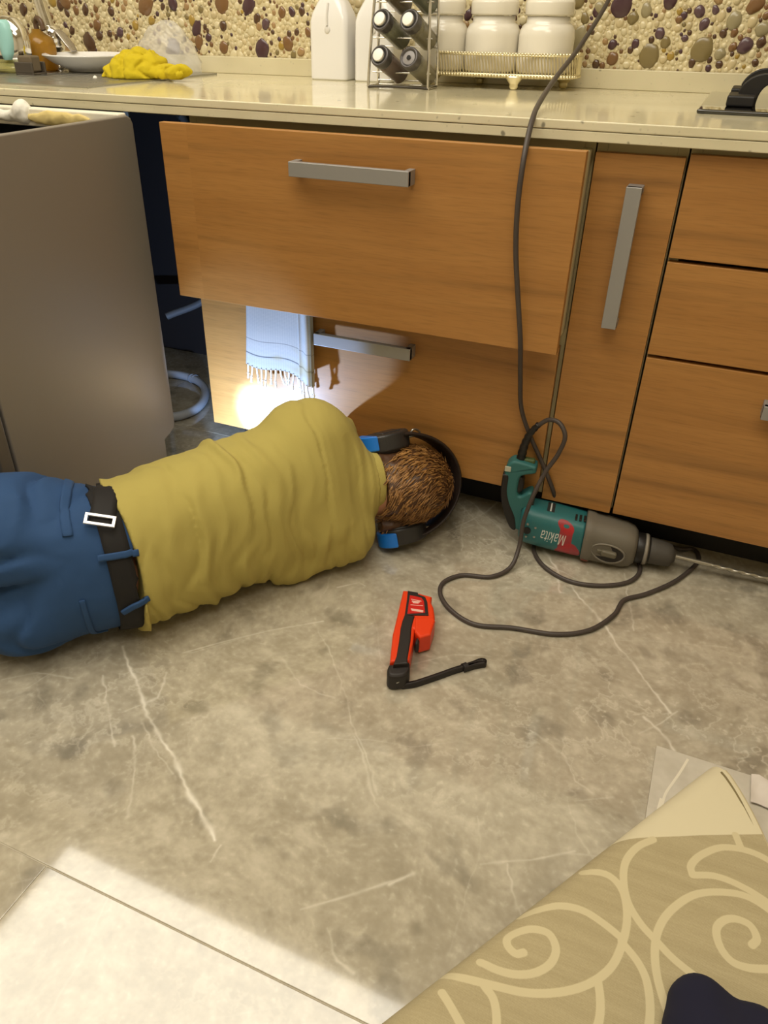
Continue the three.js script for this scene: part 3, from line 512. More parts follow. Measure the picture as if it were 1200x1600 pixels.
// ───────── the person lying on the floor ─────────
const D = V(0.6225, 0, -0.7826).normalize(), NB = V(0.7826, 0, 0.6225).normalize();      // waist → neck, and out of the back
const fabricBump = scaled(dataMap(256, 256, (x, y) => { const v = 128 + 60 * Math.sin(x * 0.785) * Math.sin(y * 0.785) + 60 * (rnd() - 0.5); return [v, v, v]; }, false), 1, 1);
const lenAlong = (x, z) => x * D.x + z * D.z;
// the trunk: stations with centre, half breadth (shoulder to shoulder), half depth, and the tilt of the breadth line
function trunk(stations) {
  const S = stations.map(([x, y, z, w, d, tilt]) => ({ c: [x, y, z], w, d, tilt })), segs = [];
  for (let i = 0; i + 1 < S.length; i++) {
    const a = S[i].c, b = S[i + 1].c, v = [b[0] - a[0], b[1] - a[1], b[2] - a[2]]; segs.push([a, b, v, v[0] * v[0] + v[1] * v[1] + v[2] * v[2], S[i], S[i + 1]]);
  }
  return (x, y, z, out) => {
    let best = 1e9, bs = null, bt = 0, raw = 0;
    for (let i = 0; i < segs.length; i++) {
      const [a, , v, vv] = segs[i], r = ((x - a[0]) * v[0] + (y - a[1]) * v[1] + (z - a[2]) * v[2]) / vv, t = clamp(r);
      const dd = (x - a[0] - v[0] * t) ** 2 + (y - a[1] - v[1] * t) ** 2 + (z - a[2] - v[2] * t) ** 2;
      if (dd < best) { best = dd; bs = segs[i]; bt = t; raw = (i === 0 && r < 0) || (i === segs.length - 1 && r > 1) ? r : t; }
    }
    const [a, , v, vv, A, B] = bs, t = smooth(0, 1, bt) * 0.5 + bt * 0.5, w = mixn(A.w, B.w, t), d = mixn(A.d, B.d, t), tl = mixn(A.tilt, B.tilt, t), L = Math.sqrt(vv);
    const qx = x - a[0] - v[0] * bt, qy = y - a[1] - v[1] * bt, qz = z - a[2] - v[2] * bt;
    const ax = v[0] / L, ay = v[1] / L, az = v[2] / L;
    // breadth line: up, tilted towards the back by tl, square to the axis
    let ux = NB.x * Math.sin(tl), uy = Math.cos(tl), uz = NB.z * Math.sin(tl); const k = ux * ax + uy * ay + uz * az; ux -= ax * k; uy -= ay * k; uz -= az * k; const ul = Math.hypot(ux, uy, uz); ux /= ul; uy /= ul; uz /= ul;
    const nx = ay * uz - az * uy, ny = az * ux - ax * uz, nz = ax * uy - ay * ux;
    const p = (qx * ux + qy * uy + qz * uz) / w, n = (qx * nx + qy * ny + qz * nz) / d, e = (raw - bt) * L / Math.min(w, d);
    if (out) { out.a = Math.atan2(p, n); }
    return (Math.pow(Math.pow(Math.abs(p), 2.4) + Math.pow(Math.abs(n), 2.4) + Math.pow(Math.abs(e), 2.4), 1 / 2.4) - 1) * Math.min(w, d);
  };
}
const HEM = -1.0;
const chest = trunk([[-1.0, 0.152, 0.655, 0.150, 0.128, -0.2], [-0.885, 0.139, 0.580, 0.135, 0.128, -0.34], [-0.80, 0.148, 0.453, 0.142, 0.118, -0.16], [-0.72, 0.156, 0.340, 0.147, 0.12, -0.15], [-0.660, 0.165, 0.255, 0.150, 0.110, -0.2], [-0.632, 0.170, 0.210, 0.112, 0.085, -0.2]]);
const ARM = { shoulder: [-0.672, 0.268, 0.218], elbow: [-0.672, 0.175, 0.062], wrist: [-0.868, 0.072, 0.240] };
const LOW = { shoulder: [-0.578, 0.076, 0.256], elbow: [-0.655, 0.043, 0.350], wrist: [-0.80, 0.045, 0.14] };
const NECK = [[-0.62, 0.162, 0.208], [-0.548, 0.150, 0.148]];
function shirtAt(x, y, z) {
  const o = {}; let f = chest(x, y, z, o);
  f = smin(f, cap(x, y, z, [-0.662, 0.262, 0.235], [-0.612, 0.105, 0.262], 0.072, 0.085), 0.06);
  f = smin(f, cap(x, y, z, ARM.shoulder, ARM.elbow, 0.066, 0.052), 0.05);
  f = smin(f, cap(x, y, z, ARM.elbow, ARM.wrist, 0.052, 0.038), 0.03);
  f = smin(f, cap(x, y, z, LOW.shoulder, LOW.elbow, 0.070, 0.046), 0.012);
  f = smin(f, cap(x, y, z, LOW.elbow, LOW.wrist, 0.046, 0.036), 0.03);
  f = smin(f, cap(x, y, z, NECK[0], NECK[1], 0.072, 0.067), 0.022);
  const s = lenAlong(x, z), a = o.a;
  // folds gather round the trunk, tighter and deeper towards the waist and the underside
  const wob = 0.035 * N3(x * 6, y * 7, z * 6) + 0.012 * N3(x * 17, y * 13, z * 17);
  const band = (q, w) => { const r = (s + wob - q) / w; return Math.exp(-r * r); };
  const low = 0.5 + 0.5 * smooth(0.25, 0.03, y), waist = smooth(-0.62, -0.85, s);
  let g = 0;
  for (const [q, w, k, up] of [[-0.958, 0.012, 0.6, 0.4], [-0.918, 0.01, 0.7, 1], [-0.872, 0.012, 1.1, 0.7], [-0.838, 0.009, 0.8, 0.4], [-0.792, 0.012, 1.2, 0.9], [-0.755, 0.008, 0.7, 0.3], [-0.722, 0.01, 0.9, 0.5], [-0.69, 0.008, 0.6, 0.2], [-0.655, 0.008, 0.5, 0.15]])
    g += k * band(q, w) * mixn(up, 1, low) * (0.55 + 0.7 * N3(x * 9 + q * 40, y * 9, z * 9));
  const fine = Math.max(0, N3(s * 60 + wob * 60, y * 9, 3)) * low * 0.5 + 0.5 * fbm(x * 13, y * 9, z * 13, 3) * (0.6 + waist);
  const cr = Math.max(0, 1 - Math.abs(N3(s * 15 + wob * 20, y * 3.2, 7 + x * 2)) * 7) * (0.35 + 0.65 * low) + 0.8 * Math.max(0, 1 - Math.abs(N3(s * 30 + wob * 34, y * 5, 17)) * 5) * low * smooth(0.2, 0.06, y);
  f -= 0.0075 * g + 0.005 * fine + 0.003 * waist - 0.0055 * cr;
  // hem, slightly wavy, and neckline
  f = Math.max(f, (HEM + 0.008 * N3(y * 14, 2, 5) + 0.010 * Math.cos(a * 2)) - s);
  const nk = (x + 0.562) * 0.74 + (y - 0.150) * -0.06 + (z - 0.160) * -0.67, rim = Math.exp(-(((nk + 0.012) / 0.007) ** 2)); if (nk > -0.12) { f -= 0.003 * rim; f = Math.max(f, nk - 0.006); }
  return Math.max(f, 0.0015 - y);
}
const LEG = { hipL: [-1.02, 0.215, 0.672], kneeL: [-1.43, 0.19, 0.745], ankL: [-1.86, 0.13, 0.83], hipR: [-1.02, 0.095, 0.70], kneeR: [-1.44, 0.075, 0.80], ankR: [-1.87, 0.055, 0.90] };
const hips = trunk([[-1.09, 0.155, 0.692, 0.138, 0.11, -0.1], [-1.02, 0.153, 0.670, 0.150, 0.124, -0.15], [-0.955, 0.145, 0.634, 0.142, 0.125, -0.26], [-0.885, 0.139, 0.580, 0.127, 0.120, -0.34], [-0.84, 0.142, 0.518, 0.125, 0.112, -0.26]]);
function trousersAt(x, y, z) {
  const th = (A, B, C, r) => smin(cap(x, y, z, A, B, r, 0.072), cap(x, y, z, B, C, 0.07, 0.052), 0.03);
  let legs = Math.min(th(LEG.hipL, LEG.kneeL, LEG.ankL, 0.098), 9), l2 = th(LEG.hipR, LEG.kneeR, LEG.ankR, 0.094);
  // buttocks: two soft masses with the seam between them
  let seat = smin(Math.hypot((x + 1.015) / 0.105, (y - 0.215) / 0.085, (z - 0.705) / 0.085) * 0.085 - 0.085, Math.hypot((x + 1.0) / 0.105, (y - 0.085) / 0.08, (z - 0.735) / 0.085) * 0.08 - 0.08, 0.012);
  let f = smin(smin(legs, l2, 0.016), smin(hips(x, y, z), seat, 0.03), 0.03);
  const crease = Math.exp(-(((y - 0.150 - 0.25 * (x + 1.05) * (x < -1.05 ? 0 : 1)) / 0.008) ** 2)) * smooth(-0.90, -0.99, x) * smooth(0.62, 0.68, z);
  const drag = Math.max(0, 1 - Math.abs(N3(x * 8 + y * 7, y * 9 - x * 5, z * 5)) * 5) * smooth(-0.86, -0.98, x);
  f += 0.022 * crease + 0.014 * drag - 0.005 * fbm(x * 12, y * 12, z * 12, 3);
  f = Math.max(f, lenAlong(x, z) + 0.955);
  return Math.max(f, 0.0015 - y);
}
const onSkin = (f, px, py) => {                                     // first point of a surface along a line of sight (or its nearest miss)
  const d = sight(px, py).normalize(), p = camera.position.clone(), best = p.clone(); let low = 9;
  for (let i = 0; i < 240 && p.distanceTo(camera.position) < 3; i++) { const q = f(p.x, p.y, p.z); if (q < low) { low = q; best.copy(p); } if (q < 0.0004) break; p.addScaledVector(d, Math.max(q * 0.6, 0.0004)); }
  return best;
};
const gradOf = (f, p) => { const e = 0.002; return V(f(p.x + e, p.y, p.z) - f(p.x - e, p.y, p.z), f(p.x, p.y + e, p.z) - f(p.x, p.y - e, p.z), f(p.x, p.y, p.z + e) - f(p.x, p.y, p.z - e)).normalize(); };
function strip(f, pts, w, th, lift = 0.001, n = 24) {               // a flat band lying on surface f through the given points
  const c = curve(pts), rings = [];
  for (let i = 0; i <= n; i++) {
    let p = c.getPoint(i / n); const t = c.getTangent(i / n); for (let k = 0; k < 4; k++) p.addScaledVector(gradOf(f, p), -f(p.x, p.y, p.z) * 0.8);
    const g = gradOf(f, p), s = V().crossVectors(t, g).normalize(), W = typeof w === 'function' ? w(i / n) : w, edge = (k, q) => { const e = p.clone().addScaledVector(s, k * W / 2); for (let j = 0; j < 3; j++) e.addScaledVector(gradOf(f, e), -f(e.x, e.y, e.z) * 0.8); return e.addScaledVector(gradOf(f, e), q); };
    rings.push([edge(-1, -0.001), edge(-1, lift + th * 0.7), edge(-0.5, lift + th), edge(0.5, lift + th), edge(1, lift + th * 0.7), edge(1, -0.001)]);
  }
  return loft(rings);
}
const HE = V(-0.525, 0.123, 0.117), HU = V(0.622, 0.0, -0.783).normalize(), HF = V(-0.715, -0.40, -0.568), HS = V();
HF.addScaledVector(HU, -HF.dot(HU)).normalize(); HS.crossVectors(HU, HF).normalize(); if (HS.y < 0) HS.multiplyScalar(-1);   // crown, face, upper ear
const headPt = (u, f, s) => HE.clone().addScaledVector(HU, u).addScaledVector(HF, f).addScaledVector(HS, s);
const inHead = (x, y, z) => { const a = x - HE.x, b = y - HE.y, c = z - HE.z; return [a * HU.x + b * HU.y + c * HU.z, a * HF.x + b * HF.y + c * HF.z, a * HS.x + b * HS.y + c * HS.z]; };
function headAt(x, y, z) {
  const [u, q, s] = inHead(x, y, z), el = (cu, cf, cs, ru, rf, rs) => Math.hypot((u - cu) / ru, (q - cf) / rf, (s - cs) / rs) * Math.min(ru, rf, rs) - Math.min(ru, rf, rs);
  let f = el(0.036, -0.006, 0, 0.087, 0.094, 0.075);
  f = smin(f, el(-0.035, 0.035, 0, 0.075, 0.06, 0.058), 0.03);
  f = smin(f, el(-0.088, 0.06, 0, 0.028, 0.03, 0.03), 0.025);
  const l = (a, b, r0, r1) => { const A = headPt(...a), B = headPt(...b); return cap(x, y, z, [A.x, A.y, A.z], [B.x, B.y, B.z], r0, r1); };
  f = smin(f, l([0.03, 0.09, 0], [-0.018, 0.112, 0], 0.008, 0.013), 0.012);                       // nose
  f = smin(f, l([-0.018, 0.1, 0.01], [-0.018, 0.1, -0.01], 0.01, 0.01), 0.008);
  for (const k of [-1, 1]) {
    f = Math.max(f, -(l([0.02, 0.098, k * 0.03], [0.02, 0.098, k * 0.032], 0.011, 0.011)) * 0.8 - 0.001); f = smin(f, l([0.02, 0.082, k * 0.031], [0.02, 0.082, k * 0.031], 0.012, 0.012), 0.004);
    f = smin(f, l([0.04, 0.085, k * 0.015], [0.038, 0.078, k * 0.045], 0.007, 0.006), 0.01);        // brow
    f = smin(f, Math.hypot((u + 0.0) / 0.031, (q + 0.002) / 0.018, (s - k * 0.076) / 0.008) * 0.008 - 0.008, 0.006); // ear
  }
  f = smin(f, l([-0.05, 0.088, 0.02], [-0.05, 0.088, -0.02], 0.008, 0.008), 0.01); f = smin(f, l([-0.061, 0.085, 0.016], [-0.061, 0.085, -0.016], 0.008, 0.008), 0.008);
  f = Math.max(f, -(l([-0.0555, 0.1, 0.022], [-0.0555, 0.1, -0.022], 0.0025, 0.0025)));
  const n1 = headPt(-0.05, -0.01, 0.012);
  return smin(f, cap(x, y, z, [-0.605, 0.158, 0.18], [n1.x, n1.y, n1.z], 0.056, 0.054), 0.03);
}
const pastCollar = (x, y, z) => (x + 0.549) * 0.706 + (y - 0.152) * -0.073 + (z - 0.149) * -0.706;
const TA = V(...LENS.axis).normalize(), TM = V(...LENS.at).addScaledVector(TA, -0.062);
const TW = V(...ARM.wrist).sub(TM); TW.addScaledVector(TA, -TW.dot(TA)).normalize(); const TB = V().crossVectors(TA, TW);
const gripPt = (ang, r, along) => TM.clone().addScaledVector(TW, Math.cos(ang) * r).addScaledVector(TB, Math.sin(ang) * r).addScaledVector(TA, along).toArray();
const chains = [];
for (let i = 0; i < 4; i++) { const al = 0.028 - i * 0.019, r = 0.0225, k = [0.93, 1, 0.96, 0.8][i]; chains.push([[gripPt(0.15, 0.036, al), gripPt(0.75, 0.028, al), gripPt(1.6 * k, r, al), gripPt(2.5 * k, r, al), gripPt(3.2 * k, r, al)], 0.0088 - i * 0.0004]); }
chains.push([[gripPt(-0.1, 0.042, 0.018), gripPt(-0.7, 0.03, 0.034), gripPt(-1.5, 0.0235, 0.042), gripPt(-2.2, 0.0235, 0.044)], 0.0098]);
function handAt(x, y, z) {
  let palm = smin(cap(x, y, z, gripPt(0.05, 0.036, 0.026), gripPt(0.05, 0.038, -0.028), 0.013, 0.013), cap(x, y, z, ARM.wrist, gripPt(0, 0.045, 0), 0.024, 0.018), 0.03), fing = 9;
  for (const [c, r] of chains) { let q = 9; for (let k = 0; k + 1 < c.length; k++) q = Math.min(q, cap(x, y, z, c[k], c[k + 1], r, r * 0.94)); palm = Math.min(palm, palm > 0.02 ? q : smin(palm, q, 0.006)); fing = Math.min(fing, q); }
  return smin(palm, fing, 0.003);
}
const RH = { w: [-0.80, 0.045, 0.30], p: [-0.845, 0.034, 0.285], dir: V(-0.95, -0.12, -0.28).normalize() };
function hand2At(x, y, z) {
  z += 0.16;
  let f = smin(cap(x, y, z, RH.w, RH.p, 0.025, 0.022), cap(x, y, z, [-0.86, 0.03, 0.26], [-0.885, 0.028, 0.305], 0.014, 0.013), 0.03);
  for (let i = 0; i < 4; i++) { const b = [-0.885 - 0.002 * i, 0.028, 0.25 + i * 0.021], L = [0.045, 0.05, 0.046, 0.036][i], m = [b[0] - L * 0.8, 0.03, b[2] - 0.012], e = [m[0] - L * 0.55, 0.016, m[2] - 0.008]; f = smin(f, Math.min(cap(x, y, z, b, m, 0.0092, 0.0085), cap(x, y, z, m, e, 0.0085, 0.0072)), 0.004); }
  return Math.max(smin(f, Math.min(cap(x, y, z, [-0.84, 0.034, 0.255], [-0.868, 0.024, 0.222], 0.012, 0.01), cap(x, y, z, [-0.868, 0.024, 0.222], [-0.898, 0.016, 0.214], 0.01, 0.008)), 0.006), 0.001 - y);
}
const personAt = [-0.80, 0, 0.45];
const person = thing('person', 'person in mustard yellow shirt and blue trousers lying on the floor', 'person', personAt);
const toP = (g) => g.translate(-personAt[0], -personAt[1], -personAt[2]);
{
  const skinMat = std(0xc08a68, 0.6);
  const core = skin((x, y, z) => {
    let f = chest(x, y, z) + 0.05; f = smin(f, hips(x, y, z) + 0.045, 0.03);
    for (const [a, b, r0, r1] of [[ARM.shoulder, ARM.elbow, 0.045, 0.036], [ARM.elbow, ARM.wrist, 0.036, 0.026], [LOW.shoulder, LOW.elbow, 0.04, 0.034], [LOW.elbow, LOW.wrist, 0.034, 0.026], [LEG.hipL, LEG.kneeL, 0.062, 0.05], [LEG.kneeL, LEG.ankL, 0.05, 0.035], [LEG.hipR, LEG.kneeR, 0.06, 0.05], [LEG.kneeR, LEG.ankR, 0.05, 0.035], [NECK[0], [-0.575, 0.152, 0.15], 0.05, 0.05]]) f = smin(f, cap(x, y, z, a, b, r0, r1), 0.02);
    if (lenAlong(x, z) < -0.9) f = Math.max(f, trousersAt(x, y, z) + 0.03);
    return Math.max(f, 0.006 - y);
  }, [-1.93, -0.01, -0.02], [-0.50, 0.40, 0.98], 0.013);
  const body = part('body', toP(join(core, skin(headAt, [-0.70, 0.0, -0.09], [-0.38, 0.26, 0.27], 0.0034), skin(handAt, [-1.01, -0.01, 0.13], [-0.83, 0.16, 0.33], 0.003), skin(hand2At, [-0.99, -0.006, 0.03], [-0.76, 0.09, 0.19], 0.003))), skinMat, person, 'skin of head and hands');
  const shirtMat = std(0xafa055, 0.92, { bumpMap: fabricBump, bumpScale: 0.0002 }), blue = std(0x254773, 0.85);
  part('shirt', toP(skin(shirtAt, [-1.06, -0.004, -0.03], [-0.50, 0.42, 0.80], 0.0045)), shirtMat, person, 'mustard yellow long-sleeved shirt');
  {
    const A = V(-0.607, 0.158, 0.207), B = V(-0.549, 0.152, 0.149), ax = B.clone().sub(A).normalize(), p = V(0, 1, 0).addScaledVector(ax, -ax.y).normalize(), q = V().crossVectors(ax, p);
    const rings = [[-0.01, 0.070], [0.0, 0.070], [0.35, 0.067], [0.7, 0.0655], [0.74, 0.0672], [0.8, 0.0675], [0.97, 0.0665], [1.0, 0.0655], [1.0, 0.063], [0.9, 0.061]].map(([k, r]) => [...Array(40)].map((_, j) => { const a = j / 40 * 6.28318; return A.clone().lerp(B, k).addScaledVector(p, Math.cos(a) * r * (1 + 0.012 * Math.sin(a * 5 + k * 6))).addScaledVector(q, Math.sin(a) * r * 0.96); }));
    part('collar', toP(loft(rings, true, false)), shirtMat, person.children[person.children.length - 1], 'round ribbed collar');
  }
  const pants = part('trousers', toP(skin(trousersAt, [-1.95, -0.004, 0.42], [-0.80, 0.36, 0.98], 0.0065)), blue, person, 'blue work trousers');
  const P = (px, py) => onSkin(trousersAt, px, py);
  part('pocket_welt', toP(strip(trousersAt, [P(108, 752), P(103, 775), P(101, 800), P(106, 838)], 0.017, 0.003)), blue, pants, 'back pocket welt');
  part('pocket_welt', toP(strip(trousersAt, [P(128, 938), P(136, 965), P(150, 988), P(172, 1002)], 0.010, 0.0025)), blue, pants, 'lower back pocket edge');
  const beltAt = (x, y, z) => trousersAt(x, y, z) - 0.0;
  const ring = []; for (let i = 0; i < 30; i++) { const a = -1.7 + i / 29 * 3.5, c = V(-0.935, 0.142, 0.612).addScaledVector(D, 0.042), q = c.clone().addScaledVector(V(0, 1, 0), Math.sin(a) * 0.2).addScaledVector(NB, Math.cos(a) * 0.2); let o = q, t = c.clone(); for (let k = 0; k < 40; k++) { const m = t.clone().lerp(o, 0.5); if (trousersAt(m.x, m.y, m.z) < 0) t = m; else o = m; } ring.push(t); }
  const belt = part('belt', toP(strip(beltAt, ring, 0.042, 0.004, 0.003, 60)), std(0x120f0e, 0.8), person, 'dark brown belt');
  const tab = [P(168, 764), P(165, 785), P(158, 820)];
  part('loose_end', toP(strip(trousersAt, tab, 0.043, 0.004, 0.008, 16)), std(0x151110, 0.75), belt, 'loose belt end');
  const cpos = P(157, 818), cn = gradOf(trousersAt, cpos), along = P(178, 823).sub(P(138, 817)); along.addScaledVector(cn, -along.dot(cn)).normalize();
  const tipM = new THREE.Matrix4().makeBasis(along, V().crossVectors(cn, along).normalize(), cn).setPosition(cpos.clone().addScaledVector(cn, 0.015));
  const frame = new THREE.Shape(); [[-0.025, -0.0095], [0.025, -0.0095], [0.025, 0.0095], [-0.025, 0.0095]].forEach(([a, b], i) => (i ? frame.lineTo(a, b) : frame.moveTo(a, b)));
  const hole = new THREE.Path(); [[-0.021, -0.006], [-0.021, 0.006], [0.021, 0.006], [0.021, -0.006]].forEach(([a, b], i) => (i ? hole.lineTo(a, b) : hole.moveTo(a, b))); frame.holes.push(hole);
  part('buckle', toP(join(new THREE.ExtrudeGeometry(frame, { depth: 0.003, bevelEnabled: true, bevelSize: 0.0008, bevelThickness: 0.0008, bevelSegments: 2 })).applyMatrix4(tipM)), std(0xeceef2, 0.3, { metalness: 0.5 }), belt, 'polished metal belt tip');
  const onBelt = (f) => (x, y, z) => f(x, y, z) - 0.008;
  part('belt_loop', toP(strip(onBelt(trousersAt), [P(153, 872), P(180, 868), P(214, 863)], 0.012, 0.003, 0.001, 16)), blue, pants, 'belt loop');
  part('belt_loop', toP(strip(onBelt(trousersAt), [P(192, 952), P(210, 942), P(230, 930)], 0.011, 0.003, 0.001, 16)), blue, pants, 'belt loop');
  for (const [a, dz] of [[LEG.ankL, 0.0], [LEG.ankR, 0.0]]) part('shoe', toP(skin((x, y, z) => smin(cap(x, y, z, [a[0] + 0.02, a[1], a[2]], [a[0] - 0.05, a[1], a[2]], 0.045, 0.045), cap(x, y, z, [a[0] - 0.06, a[1], a[2] + 0.04], [a[0] - 0.07, a[1], a[2] - 0.16], 0.042, 0.036), 0.04), [a[0] - 0.14, a[1] - 0.09, a[2] - 0.22], [a[0] + 0.1, a[1] + 0.09, a[2] + 0.12], 0.008)), M.black, person, 'black work shoe');
  // hair: a close cap of short tufts swept from the whorl
  const capHair = skin((x, y, z) => { const [u, q, s] = inHead(x, y, z); return Math.max(headAt(x, y, z) - 0.009 - 0.004 * fbm(u * 40, q * 40, s * 40, 2), q - 0.045 - 0.4 * (u - 0.06), -u - 0.062 + 0.4 * Math.max(q, 0), 0.002 - pastCollar(x, y, z)); }, [-0.66, 0.02, -0.09], [-0.38, 0.26, 0.27], 0.0036);
  const tufts = [], hp = [];
  for (let i = 0; i < 3600; i++) {
    const a = rr(0, 6.283), h = rr(-1, 1), r = Math.sqrt(1 - h * h), u = 0.023 + 0.1 * r * Math.cos(a), q = -0.008 + 0.1 * r * Math.sin(a), s = 0.082 * h;
    if (q > 0.03 + 0.4 * (u - 0.06) || u < -0.058) continue;
    const p = headPt(u, q, s); for (let k = 0; k < 5; k++) p.addScaledVector(gradOf(headAt, p), -headAt(p.x, p.y, p.z)); if (pastCollar(p.x, p.y, p.z) < 0.012) continue; const n = gradOf(headAt, p);
    const sw = HU.clone().multiplyScalar(-1 + 1.2 * N3(u * 14, s * 14, 3)).addScaledVector(HS, 1.5 * N3(u * 16 + 5, q * 9, s * 16) - 0.4).addScaledVector(HF, 0.8 * N3(u * 12, q * 12, s * 12 + 9)); sw.addScaledVector(n, -sw.dot(n)).normalize();
    const L = rr(0.014, 0.03), p1 = p.clone().addScaledVector(n, 0.007).addScaledVector(sw, 0.002), p2 = p1.clone().addScaledVector(n, 0.004).addScaledVector(sw, L * 0.5), p3 = p2.clone().addScaledVector(n, rr(-0.004, 0.003)).addScaledVector(sw, L * 0.55).addScaledVector(HS, rr(-0.004, 0.004));
    const b = V().crossVectors(n, sw); const ringAt = (c, w) => [0, 1, 2].map((k) => c.clone().addScaledVector(b, Math.cos(k * 2.094) * w).addScaledVector(n, Math.sin(k * 2.094) * w * 0.6));
    tufts.push(loft([ringAt(p1, 0.0022), ringAt(p2, 0.0022), ringAt(p3, 0.0004)], true, false));
  }
  const hairGeo = toP(join(capHair, ...tufts)), nCap = (capHair.index ? capHair.index.count : capHair.attributes.position.count), tint = new Float32Array(hairGeo.attributes.position.count * 3), hc = new THREE.Color();
  for (let i = 0; i < tint.length / 3; i++) { const k = Math.floor((i - nCap) / 36); if (i < nCap) hc.set(0x4b2f17); else hc.set(0x6d4722).lerp(new THREE.Color(0xb98a4e), ((k * 7919) % 101) / 101 * 0.8).multiplyScalar(0.7 + 0.5 * (((k * 104729) % 97) / 97)); tint.set([hc.r, hc.g, hc.b], i * 3); }
  hairGeo.setAttribute('color', new THREE.BufferAttribute(tint, 3));
  part('hair', hairGeo, std(0xffffff, 0.5, { vertexColors: true }), person, 'short light brown hair');
}
// ear defenders on the head
{
  const o = headPt(0, 0, 0), t = thing('ear_defenders', 'blue and black ear defenders worn over the brown hair of the person lying down', 'ear defenders', o.toArray()), L = (g) => g.translate(-o.x, -o.y, -o.z);
  const basis = (k) => new THREE.Matrix4().makeBasis(HU.clone(), HF.clone().multiplyScalar(k), HS.clone().multiplyScalar(k));
  const bandMat = std(0x2a1f1a, 0.5), blueM = std(0x1a74d2, 0.35);
  for (const k of [1, -1]) {
    const m = basis(k).setPosition(headPt(k > 0 ? 0.004 : 0.008, -0.006, k * 0.086));
    const shape = (s, z) => { const p = new THREE.Shape(); p.absellipse(0, 0, 0.05 * s, 0.038 * s, 0, Math.PI * 2); return new THREE.ExtrudeGeometry(p, { depth: z, bevelEnabled: true, bevelSize: 0.006, bevelThickness: 0.006, bevelSegments: 4, curveSegments: 24 }); };
    part('cushion', L(new THREE.TorusGeometry(0.032, 0.011, 12, 30).scale(1.15, 0.9, 0.8).applyMatrix4(m)), M.black, t, 'black ear cushion');
    const cup = part('cup', L(join(shape(0.95, 0.026).translate(0, 0, 0.004)).applyMatrix4(m)), std(0x2b2928, 0.4), t, 'black ear cup');
    const half = new THREE.Shape(); half.absellipse(0, 0, 0.0555, 0.0435, 2.25, 4.03); half.closePath();
    part('cover', L(join(new THREE.ExtrudeGeometry(half, { depth: 0.026, bevelEnabled: true, bevelSize: 0.003, bevelThickness: 0.003, bevelSegments: 3, curveSegments: 20 }).translate(-0.003, 0, 0.008)).applyMatrix4(m)), blueM, cup, 'bright blue cover');
    part('ridge', L(slab(-0.015, 0.032, -0.02, 0.02, 0.033, 0.0385, 0.003).applyMatrix4(m)), std(0x2c2a2a, 0.3), cup);
    part('slider', L(tube([headPt(0.03, -0.018, k * 0.1), headPt(0.07, -0.02, k * 0.103), headPt(0.1, -0.02, k * 0.09)], 0.0035, 16, 8)), M.steel, t, 'steel slider wire');
  }
  const arc = (f, r0, r1) => [...Array(25)].map((_, i) => { const a = -1.62 + i / 24 * 3.24; return headPt(0.016 + Math.cos(a) * r0, f, Math.sin(a) * r1); });
  const rings = arc(-0.02, 0.134, 0.112).map((p, i, all) => { const out = p.clone().sub(headPt(0.016, -0.02, 0)).normalize(), w = 0.022 + 0.006 * Math.sin(i / 24 * Math.PI); return [[-1, -0.3], [-0.85, 1], [0, 1.25], [0.85, 1], [1, -0.3], [0, -0.4]].map(([a, b]) => p.clone().addScaledVector(HF, a * w).addScaledVector(out, b * 0.006)); });
  part('headband', L(loft(rings)), bandMat, t, 'wide dark padded headband');
  part('wire_clip', L(tube([headPt(0.05, -0.03, 0.108), headPt(0.06, -0.034, 0.118), headPt(0.075, -0.03, 0.112), headPt(0.08, -0.026, 0.1)], 0.0022, 20, 6)), M.steel, t);
}
// the torch in the hidden hand
{
  const m = new THREE.Matrix4().makeBasis(TW.clone(), TA.clone(), V().crossVectors(TW, TA)).setPosition(V(...LENS.at)), o = V(...LENS.at);
  const t = thing('torch', 'lit hand torch held low behind the person, shining on the lower oak drawer', 'torch', o.toArray()), L = (g) => g.applyMatrix4(m).translate(-o.x, -o.y, -o.z);
  part('barrel', L(lathe([[0, -0.115], [0.011, -0.115], [0.0125, -0.112], [0.0125, -0.028], [0.016, -0.02], [0.0185, -0.012], [0.0185, 0], [0.0165, 0], [0.0165, -0.005], [0, -0.005]], 28)), std(0x222226, 0.35, { metalness: 0.6 }), t);
  part('lens', L(lathe([[0, -0.0035], [0.016, -0.0035], [0.016, -0.0045], [0, -0.0045]], 28)), new THREE.MeshStandardMaterial({ color: 0xffffff, emissive: 0xdfe4ff, emissiveIntensity: 20 }), t);
  for (const [angle, pen, pow] of [[0.95, 0.05, LENS.spill], [0.36, 0.8, LENS.hot]]) {
    const s = new THREE.SpotLight(new THREE.Color().setRGB(0.36, 0.57, 1), pow, 0, angle, pen, 2); s.shadow.radius = 0.4;
    s.position.copy(TA.clone().multiplyScalar(0.003)); s.target.position.copy(TA); t.add(s, s.target); 
  }
}
